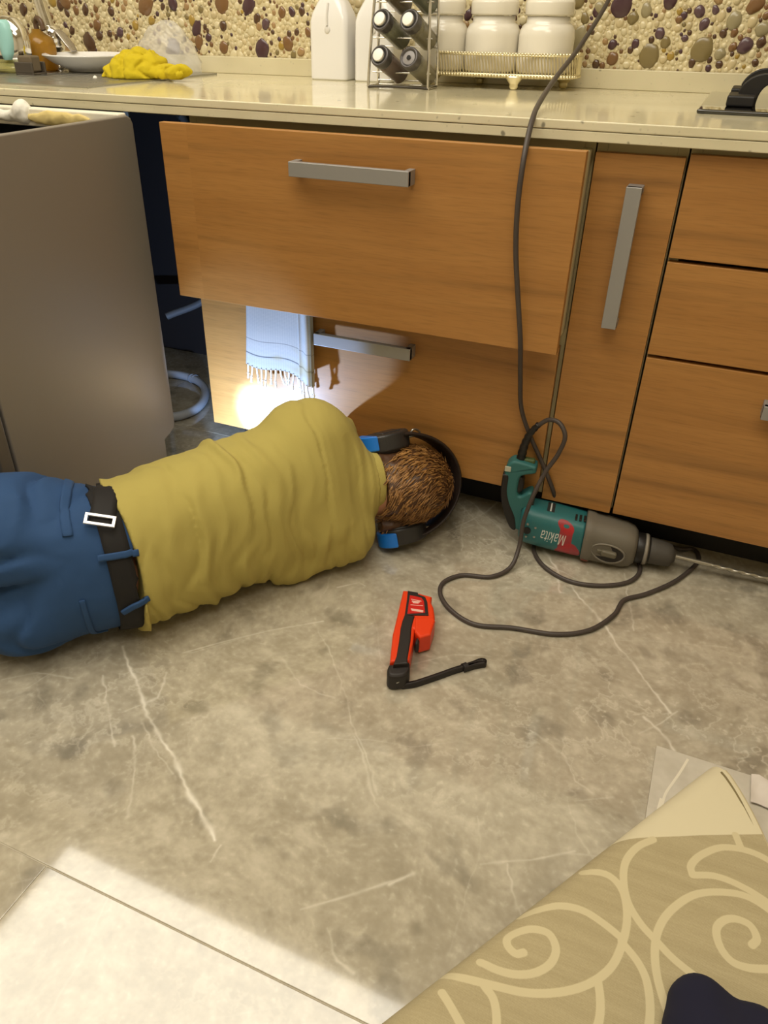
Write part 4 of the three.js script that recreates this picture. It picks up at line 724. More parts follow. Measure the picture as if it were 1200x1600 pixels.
// ───────── rotary hammer drill ─────────
const drillAt = [-0.25, 0, 0.028];
{
  const t = thing('hammer_drill', 'teal and grey rotary hammer drill lying on the floor against the cabinets, handle up', 'power drill', drillAt, 0.115);
  const axisY = (x) => 0.066 - 0.092 * x;
  const sec = (x, hh, hz, e = 3, n = 40, dy = 0) => [...Array(n)].map((_, j) => { const a = (j / n - 0.5) * 6.28318, s = Math.sin(a), c = Math.cos(a); return V(x, axisY(x) + dy + Math.sign(s) * Math.abs(s) ** (2 / e) * hh, Math.sign(c) * Math.abs(c) ** (2 / e) * hz); });
  const cv = document.createElement('canvas'); cv.width = 768; cv.height = 1024; const c = cv.getContext('2d');
  c.fillStyle = '#2a6a6c'; c.fillRect(0, 0, 768, 1024);
  c.fillStyle = '#b3262b'; c.globalAlpha = 0.85;                    // worn red paint mark
  c.beginPath(); c.ellipse(540, 420, 105, 60, 0.4, 0, 7); c.fill(); c.beginPath(); c.ellipse(600, 610, 150, 85, -0.2, 0, 7); c.fill(); c.fillRect(480, 410, 150, 200);
  c.fillStyle = '#2a6a6c'; c.globalAlpha = 1; c.beginPath(); c.ellipse(545, 418, 34, 20, 0, 0, 7); c.fill();
  c.save(); c.translate(420, 515); c.rotate(Math.PI); c.scale(1.5, 1); c.fillStyle = '#d9d8cf'; c.font = 'italic 66px sans-serif'; c.textAlign = 'center'; c.textBaseline = 'middle'; c.fillText('Makita', 0, 0); c.restore();
  c.fillStyle = '#2a2f30'; c.fillRect(290, 210, 90, 90); c.fillStyle = '#c9cbc6'; c.fillRect(325, 215, 18, 80);                  // dark rating plate near the top
  for (let i = 0; i < 900; i++) { c.globalAlpha = 0.1 * rnd(); c.fillStyle = rnd() < 0.5 ? '#0d2f30' : '#8d8b7c'; c.fillRect(rnd() * 768, rnd() * 1024, 3 + rnd() * 18, 2 + rnd() * 6); }
  const tealMap = new THREE.CanvasTexture(cv); tealMap.colorSpace = THREE.SRGBColorSpace;
  const teal = std(0x2f6866, 0.5), grey = std(0x6e675a, 0.62, { bumpMap: fabricBump, bumpScale: 0.0002 }), dk = M.black;
  const hs = [[0.0, 0.036, 0.034], [0.006, 0.043, 0.039], [0.014, 0.046, 0.0415], [0.05, 0.047, 0.043], [0.085, 0.047, 0.043], [0.12, 0.0465, 0.0425], [0.138, 0.0455, 0.042]];
  const X = (x) => 0.138 * x, lerpH = (x) => { let i = 0; while (i + 2 < hs.length && hs[i + 1][0] < x) i++; const k = clamp((x - hs[i][0]) / (hs[i + 1][0] - hs[i][0])); return [mixn(hs[i][1], hs[i + 1][1], k), mixn(hs[i][2], hs[i + 1][2], k)]; };
  const housing = part('motor_housing', loft([...Array(24)].map((_, i) => { const x = X((i / 23) ** 1.0), [a, b] = lerpH(x); return sec(x, a, b, 3.2); })), new THREE.MeshStandardMaterial({ map: tealMap, roughness: 0.42 }), t, 'teal motor housing with white lettering');
  for (const [x, y] of [[0.018, 0.016], [0.018, -0.016], [0.035, 0.012], [0.035, -0.012]]) part('screw', rod([x, axisY(x) + y, 0.0405], [x, axisY(x) + y, 0.0435], 0.0028, 0.0024, 12), M.steel, housing);
  part('brush_cap', rod([0.018, axisY(0.018), 0.039], [0.018, axisY(0.018), 0.0445], 0.0085, 0.008, 20), dk, housing, 'black brush cap');
  part('vent_slots', join(...[0, 1, 2].map((i) => slab(0.112 + i * 0.009, 0.117 + i * 0.009, axisY(0.12) + 0.0445, axisY(0.12) + 0.0475, 0.004, 0.026, 0.001))), dk, housing);
  const gear = part('gear_housing', loft([[0.136, 0.049, 0.046], [0.139, 0.052, 0.049], [0.153, 0.052, 0.049], [0.157, 0.0485, 0.0455], [0.19, 0.0475, 0.045], [0.222, 0.046, 0.0435], [0.238, 0.041, 0.039], [0.246, 0.033, 0.032]].map((a) => sec(a[0], a[1], a[2], 3))), grey, t, 'dusty grey gear housing');
  const side = (x, y, lift = 0) => V(x, axisY(x) + y, 0.0455 + lift - 0.03 * Math.max(0, Math.abs(y) - 0.02));
  part('recess_edge', tube([...Array(24)].map((_, i) => { const a = i / 24 * 6.2832; return side(0.19 + 0.034 * Math.cos(a) * (1 + 0.12 * Math.sin(a)), -0.006 + 0.022 * Math.sin(a), -0.001); }), 0.0022, 60, 6, true), std(0x7c7568, 0.6), gear);
  const rc = new THREE.Shape(); rc.absellipse(0, 0, 0.033, 0.0205, 0, Math.PI * 2);
  part('recess', new THREE.ExtrudeGeometry(rc, { depth: 0.004, bevelEnabled: false }).rotateZ(-0.09).translate(0.19, axisY(0.19) - 0.006, 0.0405), std(0x2b2521, 0.6), gear, 'dark recess');
  part('mode_knob', join(slab(0.177, 0.209, -0.008, 0.007, 0.042, 0.054, 0.005).rotateZ(-0.09).translate(0, axisY(0.19) + 0.014, 0), slab(0.168, 0.182, -0.003, 0.004, 0.042, 0.049, 0.002).rotateZ(-0.09).translate(0, axisY(0.19) + 0.014, 0)), std(0x67604f, 0.5), gear, 'grey mode lever');
  part('red_smear', loft([[0.139, 0.0523, 0.0493], [0.15, 0.0524, 0.0494], [0.1528, 0.0522, 0.0492]].map((a) => sec(a[0], a[1], a[2], 3).slice(11, 17)), false, false), std(0x8b3a30, 0.6), gear, 'worn red paint');
  const collar = part('chuck_collar', loft([[0.245, 0.03, 0.03], [0.248, 0.033, 0.033], [0.26, 0.033, 0.033], [0.272, 0.031, 0.031], [0.274, 0.027, 0.027]].map((a) => sec(a[0], a[1], a[2], 2))), dk, t, 'black collar');
  part('ring', loft([[0.262, 0.0335, 0.0335], [0.266, 0.034, 0.034], [0.27, 0.0325, 0.0325]].map((a) => sec(a[0], a[1], a[2], 2))), std(0x8f887c, 0.4), collar);
  const chuck = part('chuck_sleeve', loft([[0.272, 0.025, 0.025], [0.276, 0.0285, 0.0285], [0.29, 0.0275, 0.0275], [0.308, 0.0265, 0.0265], [0.318, 0.024, 0.024], [0.322, 0.0175, 0.0175], [0.327, 0.013, 0.013]].map((a) => sec(a[0], a[1], a[2], 2))), std(0x47423b, 0.65), t, 'dusty rubber chuck');
  const flute = (p) => { const r = []; for (let i = 0; i <= 90; i++) { const x = 0.40 + i / 90 * 0.24, a = i * 0.34; r.push([...Array(10)].map((_, j) => { const b = j / 10 * 6.283, k = 0.0042 * (1 + 0.3 * Math.cos(2 * (b - a))); return V(x, axisY(0.3) - 0.03 * (x - 0.3) + Math.sin(b) * k - 0.017 * (x - 0.3) / 0.34, Math.cos(b) * k); })); } return loft(r); };
  part('drill_bit', join(rod([0.32, axisY(0.3) - 0.001, 0], [0.402, axisY(0.3) - 0.0078, 0], 0.0046, 0.0045, 14), flute()), std(0xb5b0a4, 0.3, { metalness: 0.85 }), t, 'long steel bit');
  // D handle, upright
  const sh = new THREE.Shape(); const P = [[-0.047, 0.186], [-0.042, 0.203], [-0.026, 0.213], [0.012, 0.207], [0.017, 0.201], [0.016, 0.19], [-0.006, 0.182], [-0.014, 0.172], [-0.015, 0.14], [-0.008, 0.13], [0.008, 0.142], [0.016, 0.142], [0.017, 0.132], [0.016, 0.114], [0.03, 0.1], [0.02, 0.05], [-0.008, 0.045], [-0.02, 0.07], [-0.036, 0.1], [-0.045, 0.135]];
  sh.moveTo(...P[0]); sh.splineThru(P.slice(1).concat([P[0]]).map(([a, b]) => new THREE.Vector2(a, b)));
  const handle = part('handle', new THREE.ExtrudeGeometry(sh, { depth: 0.024, bevelEnabled: true, bevelSize: 0.0055, bevelThickness: 0.006, bevelOffset: -0.0055, bevelSegments: 4, curveSegments: 40 }).translate(0, 0, -0.012), teal, t, 'teal handle');
  const band = (pts, d, b = 0.003) => { const s = new THREE.Shape(); s.moveTo(...pts[0]); s.splineThru(pts.slice(1).concat([pts[0]]).map(([a, q]) => new THREE.Vector2(a, q))); return new THREE.ExtrudeGeometry(s, { depth: d, bevelEnabled: true, bevelSize: b, bevelThickness: b, bevelOffset: -b, bevelSegments: 3, curveSegments: 24 }).translate(0, 0, -d / 2); };
  part('grip', band([[-0.05, 0.178], [-0.037, 0.176], [-0.036, 0.14], [-0.028, 0.11], [-0.012, 0.075], [-0.008, 0.045], [-0.022, 0.05], [-0.042, 0.095], [-0.05, 0.135]], 0.032), dk, handle, 'black rubber grip');
  part('trigger', band([[-0.022, 0.176], [-0.008, 0.172], [-0.004, 0.15], [-0.008, 0.138], [-0.022, 0.138], [-0.024, 0.158]], 0.02), dk, handle, 'black trigger');
  part('logo_plate', slab(-0.047, -0.034, 0.187, 0.199, 0.0165, 0.0192, 0.001), std(0xb9b8a4, 0.5), handle);
  part('screw', rod([0.004, 0.098, 0.017], [0.004, 0.098, 0.0195], 0.006, 0.0055, 16), std(0x16393b, 0.4), handle);
  part('switch_button', slab(-0.012, 0.012, 0.205, 0.216, -0.008, 0.006, 0.004), std(0x4b5a32, 0.6), handle, 'olive button');
  part('side_clip', slab(0.006, 0.022, 0.098, 0.128, -0.014, 0.013, 0.005), std(0x3a3632, 0.5), t, 'dark clip at the foot of the handle');
}
const inv = (g, o) => g.translate(-o[0], -o[1], -o[2]);
const px = (a, b, z) => onZ(a, b, z);
const sleevePts = [px(813, 722, 0.028), px(818, 700, 0.03), px(828, 678, 0.032), px(842, 663, 0.034)];
{
  const t = scene.children.find((o) => o.name === 'hammer_drill'); t.updateMatrixWorld(true); const iv = t.matrixWorld.clone().invert(), c = curve(sleevePts), rings = [];
  for (let i = 0; i <= 24; i++) { const p = c.getPoint(i / 24), tn = c.getTangent(i / 24), a = V(0, 0, 1).cross(tn).normalize(), b = V().crossVectors(tn, a), r = mixn(0.0105, 0.0062, i / 24) + (i % 3 === 1 ? -0.0012 : 0); rings.push([...Array(14)].map((_, j) => p.clone().addScaledVector(a, Math.cos(j / 14 * 6.283) * r).addScaledVector(b, Math.sin(j / 14 * 6.283) * r)).reverse()); }
  part('cord_sleeve', loft(rings).applyMatrix4(iv), M.black, t, 'black cord sleeve');
}
// power cord: from the wall over the worktop's edge, behind the drill, round in two floor loops and up to the handle
{
  const r = 0.0047, fy = (a, b, y = r) => onY(a, b, y);
  const pts = [onZ(968, -40, -0.62), onZ(950, 2, -0.56), onZ(905, 74, -0.40), onZ(868, 122, -0.24), onZ(845, 157, -0.08), onZ(834, 180, 0.018), onZ(827, 205, 0.052), onZ(818, 250, 0.085), onZ(809, 320, 0.092), onZ(806, 390, 0.090), onZ(809, 460, 0.088), onZ(813, 530, 0.083), onZ(813, 590, 0.05), onZ(815, 640, 0.02), onZ(828, 680, 0.012), onZ(848, 725, 0.008), onZ(862, 760, 0.006), onZ(876, 800, -0.03),
    [-0.135, 0.012, -0.062], [-0.09, 0.007, -0.07], [-0.03, r, -0.06], fy(1000, 888), fy(985, 908), fy(940, 915), fy(890, 908), fy(850, 885), fy(834, 858), [-0.21, 0.006, -0.005], [-0.19, 0.006, -0.05], [-0.12, r, -0.078], [-0.02, r, -0.09], [0.05, r, -0.098], fy(1062, 858), fy(1083, 858), fy(1092, 872), fy(1060, 905), fy(1010, 928), fy(975, 938), fy(960, 960), fy(920, 985), fy(870, 991), fy(800, 981), fy(740, 975), fy(703, 952), fy(688, 928), fy(692, 911), fy(720, 899), fy(768, 901), fy(798, 886, 0.01),
    onZ(811, 855, 0.10), onZ(818, 815, 0.085), onZ(833, 775, 0.075), onZ(852, 738, 0.055), onZ(873, 708, 0.05), onZ(883, 680, 0.05), onZ(873, 660, 0.042), onZ(857, 656, 0.036), onZ(842, 664, 0.034)];
  const o = [-0.2, 0, 0.1], t = thing('power_cord', 'dark grey power cord hanging over the worktop and looped around the drill', 'power cord', o);
  part('cable', inv(tube(pts, r, 700, 10), o), std(0x453c37, 0.5), t);
}
// ───────── red handheld detector ─────────
{
  const o = [-0.36, 0, 0.45], H = 0.042, t = thing('handheld_detector', 'orange-red handheld detector with black grip and wrist strap lying on the floor', 'detector', o);
  const loc = (list, y) => list.map(([a, b]) => { const q = onY(560 + a / 5, 900 + b / 5, y); return new THREE.Vector2(q.x - o[0], -(q.z - o[2])); });
  const shape = (list, y, round) => { const s = new THREE.Shape(), p = loc(list, y); if (round) { s.moveTo(p[0].x, p[0].y); s.splineThru(p.slice(1).concat([p[0]])); } else s.setFromPoints(p); return s; };
  const flat = (list, y0, y1, b = 0.002, round = false, cs = 16) => new THREE.ExtrudeGeometry(shape(list, y1, round), { depth: y1 - y0 - 2 * b, bevelEnabled: true, bevelSize: b, bevelThickness: b, bevelOffset: -b, bevelSegments: 3, curveSegments: cs }).rotateX(-Math.PI / 2).translate(0, y0 + b, 0);
  const red = std(0xe23d12, 0.42), blk = std(0x211b19, 0.55);
  const body = part('housing', join(flat([[350, 108], [392, 112], [470, 130], [576, 158], [568, 200], [588, 240], [598, 310], [598, 330], [570, 400], [480, 420], [440, 415], [430, 500], [400, 650], [245, 672], [268, 450], [300, 320], [328, 200]], 0, H, 0.005)), red, t, 'orange-red housing');
  part('lens_block', flat([[440, 318], [590, 318], [600, 345], [565, 455], [480, 480], [440, 430]], 0.004, H + 0.002, 0.004), red, body, 'red lower block');
  part('frame', flat([[386, 114], [465, 128], [468, 142], [522, 162], [538, 200], [548, 305], [362, 302], [380, 180]], 0.03, H + 0.0022, 0.001), blk, body, 'black panel surround');
  const lab = flat([[402, 148], [492, 168], [512, 195], [522, 285], [382, 293]], 0.032, H + 0.0034, 0.0006);
  part('label_panel', lab, std(0xc5221a, 0.4), body, 'red label panel');
  const marks = []; for (const [x0, x1, y, h, sk] of [[412, 492, 178, 5, 16], [418, 480, 192, 9, 6], [425, 470, 203, 8, 4], [408, 505, 222, 4, 8], [410, 508, 252, 9, 16], [415, 505, 262, 8, 14]]) marks.push(flat([[x0, y], [x1, y + sk], [x1, y + sk + h], [x0, y + h]], 0.04, H + 0.0038, 0.0001));
  part('print_lines', join(...marks), std(0xe9b9ac, 0.5), body, 'small pale print');
  part('grip_band', flat([[362, 298], [440, 308], [428, 345], [415, 400], [408, 500], [384, 640], [386, 680], [272, 690], [298, 620], [318, 500], [330, 400], [344, 345]], 0.03, H + 0.003, 0.0025), blk, body, 'black rubber grip band');
  part('end_cap', flat([[238, 690], [270, 684], [388, 664], [402, 700], [398, 735], [362, 770], [290, 782], [240, 772], [224, 745], [228, 710]], 0.0, 0.036, 0.006, true, 40), blk, t, 'black end cap');
  part('strap_eye', new THREE.TorusGeometry(0.005, 0.0016, 8, 18).rotateX(-0.9).translate(...(() => { const q = onY(620, 1062, 0.022); return [q.x - o[0], 0.022, q.z - o[2]]; })()), M.steel, t);
  part('trigger', join(flat([[448, 430], [492, 412], [500, 430], [478, 470], [478, 505], [470, 525], [448, 530], [440, 515], [455, 480]], 0.012, 0.036, 0.004)), blk, t, 'black trigger');
  const q = (a, b, y = 0.006) => { const p = onY(560 + a / 5, 900 + b / 5, y); return V(p.x - o[0], y, p.z - o[2]); };
  const sp = [q(310, 805, 0.018), q(318, 840, 0.012), q(345, 856), q(430, 846), q(540, 812), q(640, 778), q(740, 742), q(830, 714), q(900, 690), q(960, 668), q(983, 672), q(984, 688), q(955, 692), q(900, 704), q(835, 724)];
  const c = curve(sp), rings = []; for (let i = 0; i <= 110; i++) { const p = c.getPoint(i / 110), tn = c.getTangent(i / 110), s = V(-tn.z, 0, tn.x).normalize(); rings.push([[-0.0035, -0.0055], [0.0035, -0.0055], [0.0035, 0.0055], [-0.0035, 0.0055]].map(([a, b]) => p.clone().addScaledVector(s, a).add(V(0, b, 0)))); }
  part('wrist_strap', loft(rings), blk, t, 'black wrist strap');
  part('slider', (() => { const a = q(815, 720), b = q(850, 708); return rod(a.toArray(), b.toArray(), 0.0085, 0.0085, 8); })(), blk, t);
}
// ───────── towel hung over the lower drawer ─────────
{
  const o = [-0.835, 0.455, 0.01], t = thing('hand_towel', 'small white woven towel with dark stripes and a fringe hanging over the lower drawer', 'towel', o);
  const TW0 = 0.19, map = dataMap(256, 512, (x, y) => {              // v runs from the hem up
    const u = x / 256, v = y / 512, row = 0.5 + 0.5 * Math.sin(v * 512 * 0.62), th = 0.5 + 0.5 * Math.sin(u * 256 * 0.8);
    let c = hexmix([205, 205, 206], [242, 240, 234], clamp(0.25 + 0.5 * row + 0.25 * th + 0.3 * (rnd() - 0.5)));
    const line = (q, w) => Math.exp(-(((v - q + 0.002 * Math.sin(u * 9)) / w) ** 2)); c = hexmix(c, [70, 72, 76], 0.75 * line(0.2, 0.008) + 0.4 * line(0.42, 0.005) );
    return hexmix(c, [214, 196, 140], 0.5 * smooth(0.05, 0.35, N3(u * 3, v * 4, 3)) * smooth(0.5, 0.2, v) + 0.3 * smooth(0.8, 1, u));
  });
  const nu = 70, nv = 80, surf = (u, v) => {
    const bottom = mixn(-0.147, -0.168, u) - 0.004 * Math.sin(u * 9), y = mixn(0.004, bottom, v), fold = smooth(0.68, 0.86, u);
    const x = mixn(-0.0915, 0.096, u) - 0.018 * fold * (1 - 0.4 * v) - 0.006 * v * (1 - u) + 0.012 * Math.sin(u * 16) * fold, z = 0.006 + 0.016 * v * 0.4 + 0.006 * Math.sin(u * 7 + v) * v + 0.013 * (0.5 + 0.5 * Math.sin((u - 0.68) / 0.32 * 14)) * fold;
    return V(x, y, z + 0.0005 * Math.sin(v * 250));
  };
  const pos = [], uv = [], idx = []; for (const s of [0, 1]) for (let j = 0; j <= nv; j++) for (let i = 0; i <= nu; i++) { const p = surf(i / nu, j / nv); pos.push(p.x, p.y, p.z - s * 0.003); uv.push(i / nu, 1 - j / nv); }
  const A = (i, j, s) => s * (nu + 1) * (nv + 1) + j * (nu + 1) + i; for (let j = 0; j < nv; j++) for (let i = 0; i < nu; i++) { idx.push(A(i, j, 0), A(i, j + 1, 0), A(i + 1, j, 0), A(i + 1, j, 0), A(i, j + 1, 0), A(i + 1, j + 1, 0)); idx.push(A(i, j, 1), A(i + 1, j, 1), A(i, j + 1, 1), A(i + 1, j, 1), A(i + 1, j + 1, 1), A(i, j + 1, 1)); }
  for (let j = 0; j < nv; j++) for (const i of [0, nu]) idx.push(A(i, j, 0), A(i, j, 1), A(i, j + 1, 0), A(i, j + 1, 0), A(i, j, 1), A(i, j + 1, 1)); for (let i = 0; i < nu; i++) for (const j of [0, nv]) idx.push(A(i, j, 0), A(i + 1, j, 0), A(i, j, 1), A(i + 1, j, 0), A(i + 1, j, 1), A(i, j, 1));
  const g = new THREE.BufferGeometry(); g.setAttribute('position', new THREE.Float32BufferAttribute(pos, 3)); g.setAttribute('uv', new THREE.Float32BufferAttribute(uv, 2)); g.setIndex(idx); g.computeVertexNormals();
  const cloth = part('cloth', join(g, slab(-0.09, 0.08, 0.001, 0.006, -0.03, 0.012, 0.002)), std(0xc8c8c8, 0.95, { map, side: THREE.DoubleSide }), t);
  const yarn = std(0xe9e7e2, 0.95);
  for (let k = 0; k < 17; k++) {
    const u = (k + 0.5) / 17, p = surf(u, 1), L = rr(0.026, 0.042), bend = rr(-0.006, 0.008); p.y += 0.002;
    const a = [p.toArray(), [p.x + bend * 0.2, p.y - L * 0.35, p.z], [p.x + bend * 0.7, p.y - L * 0.7, p.z + rr(-0.002, 0.003)], [p.x + bend, p.y - L, p.z + rr(-0.003, 0.003)]];
    part('tassel', join(tube(a, 0.0021, 8, 6), new THREE.IcosahedronGeometry(0.0033, 1).translate(a[2][0], a[2][1], a[2][2]), rod(a[2], [a[3][0], a[3][1] - 0.003, a[3][2]], 0.002, 0.0032, 6)), yarn, t);
  }
}
// ───────── loose tile, rug, foot ─────────
{
  const o = [0.35, 0, 0.75], t = thing('loose_tile', 'loose pale grey marble tile lying flat on the floor under the rug corner', 'tile', o);
  const g = slab(-0.25, 0.25, 0, 0.007, -0.25, 0.25, 0.0012); const uv = g.attributes.uv; for (let i = 0; i < uv.count; i++) uv.setXY(i, uv.getX(i) * 0.9 + 1.1, uv.getY(i) * 0.9 + 0.62);
  const pale = scaled(dataMap(256, 256, (x, y) => hexmix([186, 178, 162], [214, 207, 192], clamp(0.5 + fbm(x * 0.02, y * 0.02, 3, 5) + 0.3 * fbm(x * 0.2, y * 0.2, 8, 2)))), 2, 2);
  part('slab', g, phys(0xffffff, 0.25, { map: pale }), t);
  const w = (a, b) => { const q = onY(a, b, 0.0072); return [q.x - o[0], 0.0072, q.z - o[2]]; };
  const streak = (list, r) => tube(list, r, 40, 6).scale(1, 0.04, 1).translate(0, 0.0069, 0);
  part('white_vein', join(streak([w(1075, 1186), w(1063, 1206), w(1052, 1222), w(1040, 1240), w(1034, 1258), w(1022, 1282)], 0.0022), streak([w(1035, 1248), w(1031, 1262), w(1029, 1272)], 0.0042)), std(0xe0d8c4, 0.5), t, 'white vein');
}
{
  const o = [0.28, 0, 0.53], t = thing('paper_scrap', 'small crumpled piece of whitish paper beside the bound rug edge', 'paper', o);
  const g = new THREE.PlaneGeometry(0.12, 0.055, 24, 12).rotateX(-Math.PI / 2), p = g.attributes.position; for (let i = 0; i < p.count; i++) p.setXYZ(i, p.getX(i) + 0.02, 0.012 + 0.006 * N3(p.getX(i) * 30, 3, p.getZ(i) * 30) + 0.004 * N3(p.getX(i) * 70, 1, p.getZ(i) * 70), p.getZ(i) + 0.008 * N3(p.getX(i) * 25, 5, 0)); g.computeVertexNormals();
  const q = g.clone(); q.translate(0, -0.0012, 0); part('sheet', join(g, q), std(0xd9cfc4, 0.8, { side: THREE.DoubleSide }), t);
}
const EU = V(0.3205, 0, -0.532).normalize(), EV = V(0.856, 0, 0.517).normalize(), R0 = V(-0.121, 0, 1.037);   // along the fold, and across into the rug
{
  const cv = document.createElement('canvas'); cv.width = cv.height = 1600; const c = cv.getContext('2d'), K = 1600 / 1.1, S = ([x, z]) => [(x + 0.3) * K, (z - 0.45) * K];
  c.fillStyle = '#aea07c'; c.fillRect(0, 0, 1600, 1600);
  const img = c.getImageData(0, 0, 1600, 1600), d = img.data;
  for (let y = 0; y < 1600; y++) for (let x = 0; x < 1600; x++) { const i = 4 * (y * 1600 + x), w = ((x + y) % 3 === 0 ? -9 : 4) + 6 * N3(x * 0.004, y * 0.05, 2) + 5 * N3(x * 0.02, y * 0.35, 4) + 10 * (rnd() - 0.5); d[i] += w; d[i + 1] += w; d[i + 2] += w; }
  c.putImageData(img, 0, 0);
  c.fillStyle = '#d8cdac'; c.beginPath(); for (const p of [[-0.3, 0.91], [0.104, 0.7235], [0.171, 0.69], [0.251, 0.653], [0.8, 0.40], [0.8, 0.2], [-0.3, 0.2]]) c.lineTo(...S(p)); c.fill();
  c.strokeStyle = '#cdc09a'; c.lineWidth = 0.0096 * K; c.lineCap = c.lineJoin = 'round';
  const swirl = (pts, dx = 0, dz = 0) => { const k = curve(pts.map(([x, z]) => V(x + dx, 0, z + dz))), n = 60; c.beginPath(); for (let i = 0; i <= n; i++) { const q = k.getPoint(i / n); c.lineTo(...S([q.x, q.z])); } c.stroke(); };
  const motif = [
    [[-0.015, 0.943], [-0.023, 0.948], [-0.034, 0.943], [-0.037, 0.934], [-0.026, 0.92], [-0.009, 0.91], [0.008, 0.909], [0.019, 0.923], [0.017, 0.942], [0.003, 0.96], [-0.017, 0.971], [-0.039, 0.975], [-0.059, 0.974]],
    [[-0.03, 0.895], [-0.008, 0.88], [0.013, 0.868], [0.04, 0.863], [0.068, 0.87], [0.089, 0.879]], [[-0.1, 1.0], [-0.078, 1.0], [-0.041, 0.994], [0.001, 0.985], [0.038, 0.967], [0.066, 0.943], [0.083, 0.916], [0.09, 0.885], [0.091, 0.851], [0.082, 0.819], [0.07, 0.806], [0.057, 0.802], [0.03, 0.808]],
    [[0.108, 0.725], [0.09, 0.745], [0.079, 0.772], [0.079, 0.797], [0.089, 0.829], [0.108, 0.852], [0.128, 0.866], [0.148, 0.879], [0.19, 0.895]], [[0.16, 0.758], [0.157, 0.747], [0.162, 0.733], [0.173, 0.718], [0.192, 0.701], [0.216, 0.693], [0.239, 0.693], [0.27, 0.703]], [[0.16, 0.758], [0.187, 0.748], [0.217, 0.749], [0.255, 0.761], [0.3, 0.79]],
    [[0.3, 0.79], [0.255, 0.77], [0.225, 0.761], [0.195, 0.768], [0.166, 0.784], [0.145, 0.809], [0.131, 0.837], [0.126, 0.865], [0.13, 0.899], [0.142, 0.931], [0.17, 0.98]], [[0.232, 0.823], [0.237, 0.813], [0.23, 0.799], [0.215, 0.797], [0.201, 0.804], [0.192, 0.82], [0.197, 0.841], [0.21, 0.853], [0.227, 0.853], [0.255, 0.842]],
    [[0.089, 0.883], [0.11, 0.9], [0.122, 0.918], [0.13, 0.959], [0.12, 1.02]], [[-0.047, 0.998], [-0.034, 1.007], [-0.024, 1.028], [-0.02, 1.06]], [[0.071, 0.941], [0.076, 0.957], [0.079, 0.981], [0.07, 1.03]], [[-0.089, 1.024], [-0.073, 1.036], [-0.05, 1.055]], [[0.209, 0.673], [0.216, 0.691]]];
  motif.forEach((m) => swirl(m)); motif.slice(0, 9).forEach((m) => { swirl(m, 0.26, 0.13); swirl(m, 0.05, 0.34); });
  const rugMap = new THREE.CanvasTexture(cv); rugMap.colorSpace = THREE.SRGBColorSpace;
  const o = [0.25, 0, 0.9], t = thing('rug', 'beige rug with cream scrolls, its folded corner filling the lower right foreground', 'rug', o);
  // profile across the fold: under, round the roll, then over the top
  const R = 0.029, prof = []; prof.push([0.5, 0.009], [0.2, 0.009], [0.06, 0.008]); for (let i = 0; i <= 12; i++) { const a = -Math.PI / 2 - i / 12 * Math.PI; prof.push([R + Math.cos(a) * R, 0.008 + R + Math.sin(a) * R]); } for (let i = 1; i <= 30; i++) { const v = R + i * 0.024; prof.push([v, 0.008 + 2 * R - 0.018 * smooth(0.05, 0.75, v) + 0.004 * Math.sin(v * 11) * smooth(0, 0.2, v)]); }
  const tip = 0.582, uEdge = (v) => tip - 0.45 * v - 1.3 * Math.min(v, 0.13) ** 2 - 0.338 * Math.max(v - 0.13, 0) - 0.010 * Math.exp(-v * 60), NU = 70;
  const place = (u, v, y) => R0.clone().addScaledVector(EU, u).addScaledVector(EV, v).setY(y);
  const pos = [], uv = [], idx = []; prof.forEach(([v, y], i) => { for (let j = 0; j <= NU; j++) { const u = mixn(-0.65, uEdge(v), j / NU), sag = 0.03 * smooth(0.5, tip, u) * smooth(0.045, 0.02, y) * 0, p = place(u, v, y * (1 - 0.12 * smooth(0.52, 0.64, u))); pos.push(p.x - o[0], p.y - sag, p.z - o[2]); uv.push((p.x + 0.3) / 1.1, 1 - (p.z - 0.45) / 1.1); } });
  for (let i = 0; i + 1 < prof.length; i++) for (let j = 0; j < NU; j++) { const a = i * (NU + 1) + j, b = a + 1, c2 = a + NU + 1, e = c2 + 1; idx.push(a, b, c2, b, e, c2); }
  const g = new THREE.BufferGeometry(); g.setAttribute('position', new THREE.Float32BufferAttribute(pos, 3)); g.setAttribute('uv', new THREE.Float32BufferAttribute(uv, 2)); g.setIndex(idx); g.computeVertexNormals();
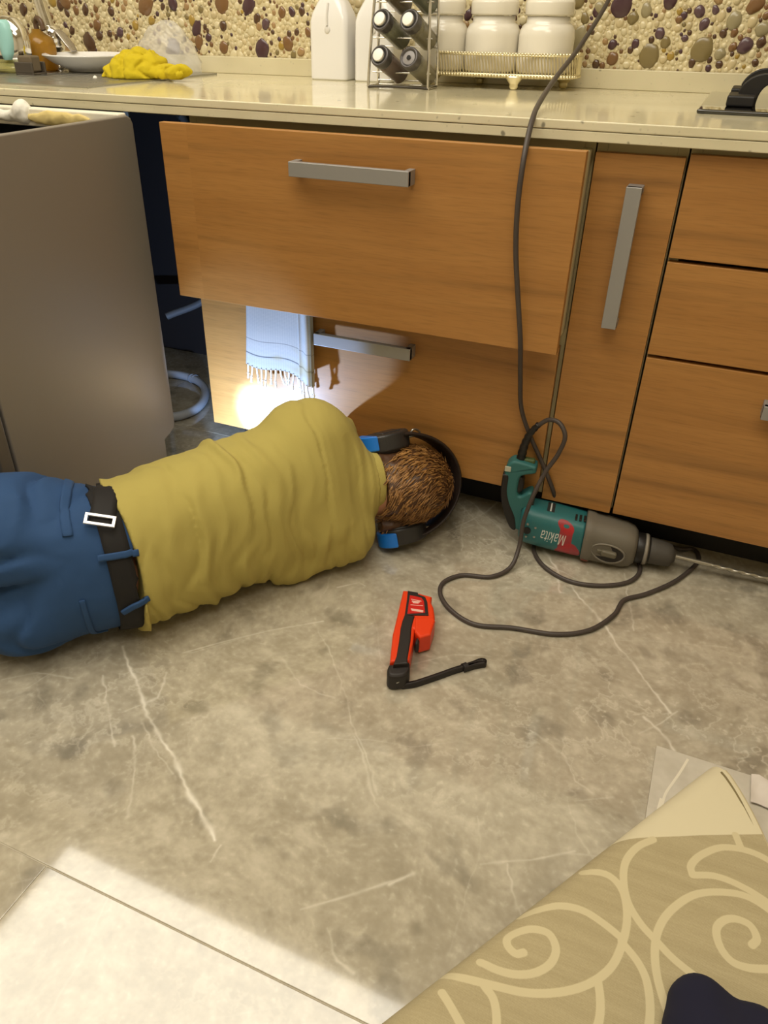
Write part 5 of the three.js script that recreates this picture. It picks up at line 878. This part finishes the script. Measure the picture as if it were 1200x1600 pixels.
  part('pile', g, std(0xffffff, 0.95, { map: rugMap, side: THREE.DoubleSide, bumpMap: fabricBump, bumpScale: 0.0004 }), t);
  const edge = (lift, out) => { const r = []; for (let i = 14; i < prof.length - 2; i++) { const [v, y] = prof[i], p = place(uEdge(v) + out, v, y * 0.88 + lift); r.push(V(p.x - o[0], p.y, p.z - o[2])); } return r; };
  part('binding', join(new THREE.TubeGeometry(curve(edge(-0.001, 0.001)), 80, 0.0055, 8), new THREE.TubeGeometry(curve(edge(-0.011, 0.008)), 80, 0.0055, 8)), std(0xd6c8a2, 0.9), t, 'cream bound edge');
  part('seam', new THREE.TubeGeometry(curve(edge(0.0065, -0.008)), 80, 0.0016, 6), std(0x7d6f4c, 0.9), t, 'darker seam along the bound edge');
}
{
  const o = [0.22, 0.055, 0.95], t = thing('person', 'foot of a second person in a dark navy sock, standing on the beige rug', 'person', o);
  const f = (x, y, z) => {
    let q = smin(cap(x, y, z, [0.178, 0.088, 0.925], [0.205, 0.098, 1.02], 0.026, 0.038), cap(x, y, z, [0.235, 0.082, 0.935], [0.225, 0.095, 1.03], 0.03, 0.036), 0.03);
    q = smin(q, cap(x, y, z, [0.165, 0.082, 0.935], [0.168, 0.080, 0.96], 0.022, 0.028), 0.02);
    q = smin(q, cap(x, y, z, [0.262, 0.076, 0.95], [0.24, 0.09, 1.05], 0.022, 0.03), 0.02);
    q = smin(q, cap(x, y, z, [0.21, 0.1, 1.03], [0.225, 0.105, 1.12], 0.042, 0.042), 0.03); q = smin(q, cap(x, y, z, [0.225, 0.12, 1.12], [0.24, 0.30, 1.22], 0.042, 0.045), 0.05);
    return Math.max(q + 0.002 * fbm(x * 30, y * 30, z * 30, 2), 0.0585 - y);
  };
  part('sock', skin(f, [0.12, 0.05, 0.88], [0.30, 0.30, 1.28], 0.005).translate(-o[0], -o[1], -o[2]), std(0x14142b, 0.95), t, 'dark navy sock');
}
scene.traverse((o) => { if (o.isMesh) o.castShadow = o.receiveShadow = true; if (o.isLight) o.castShadow = true; });
renderer.render(scene, camera);
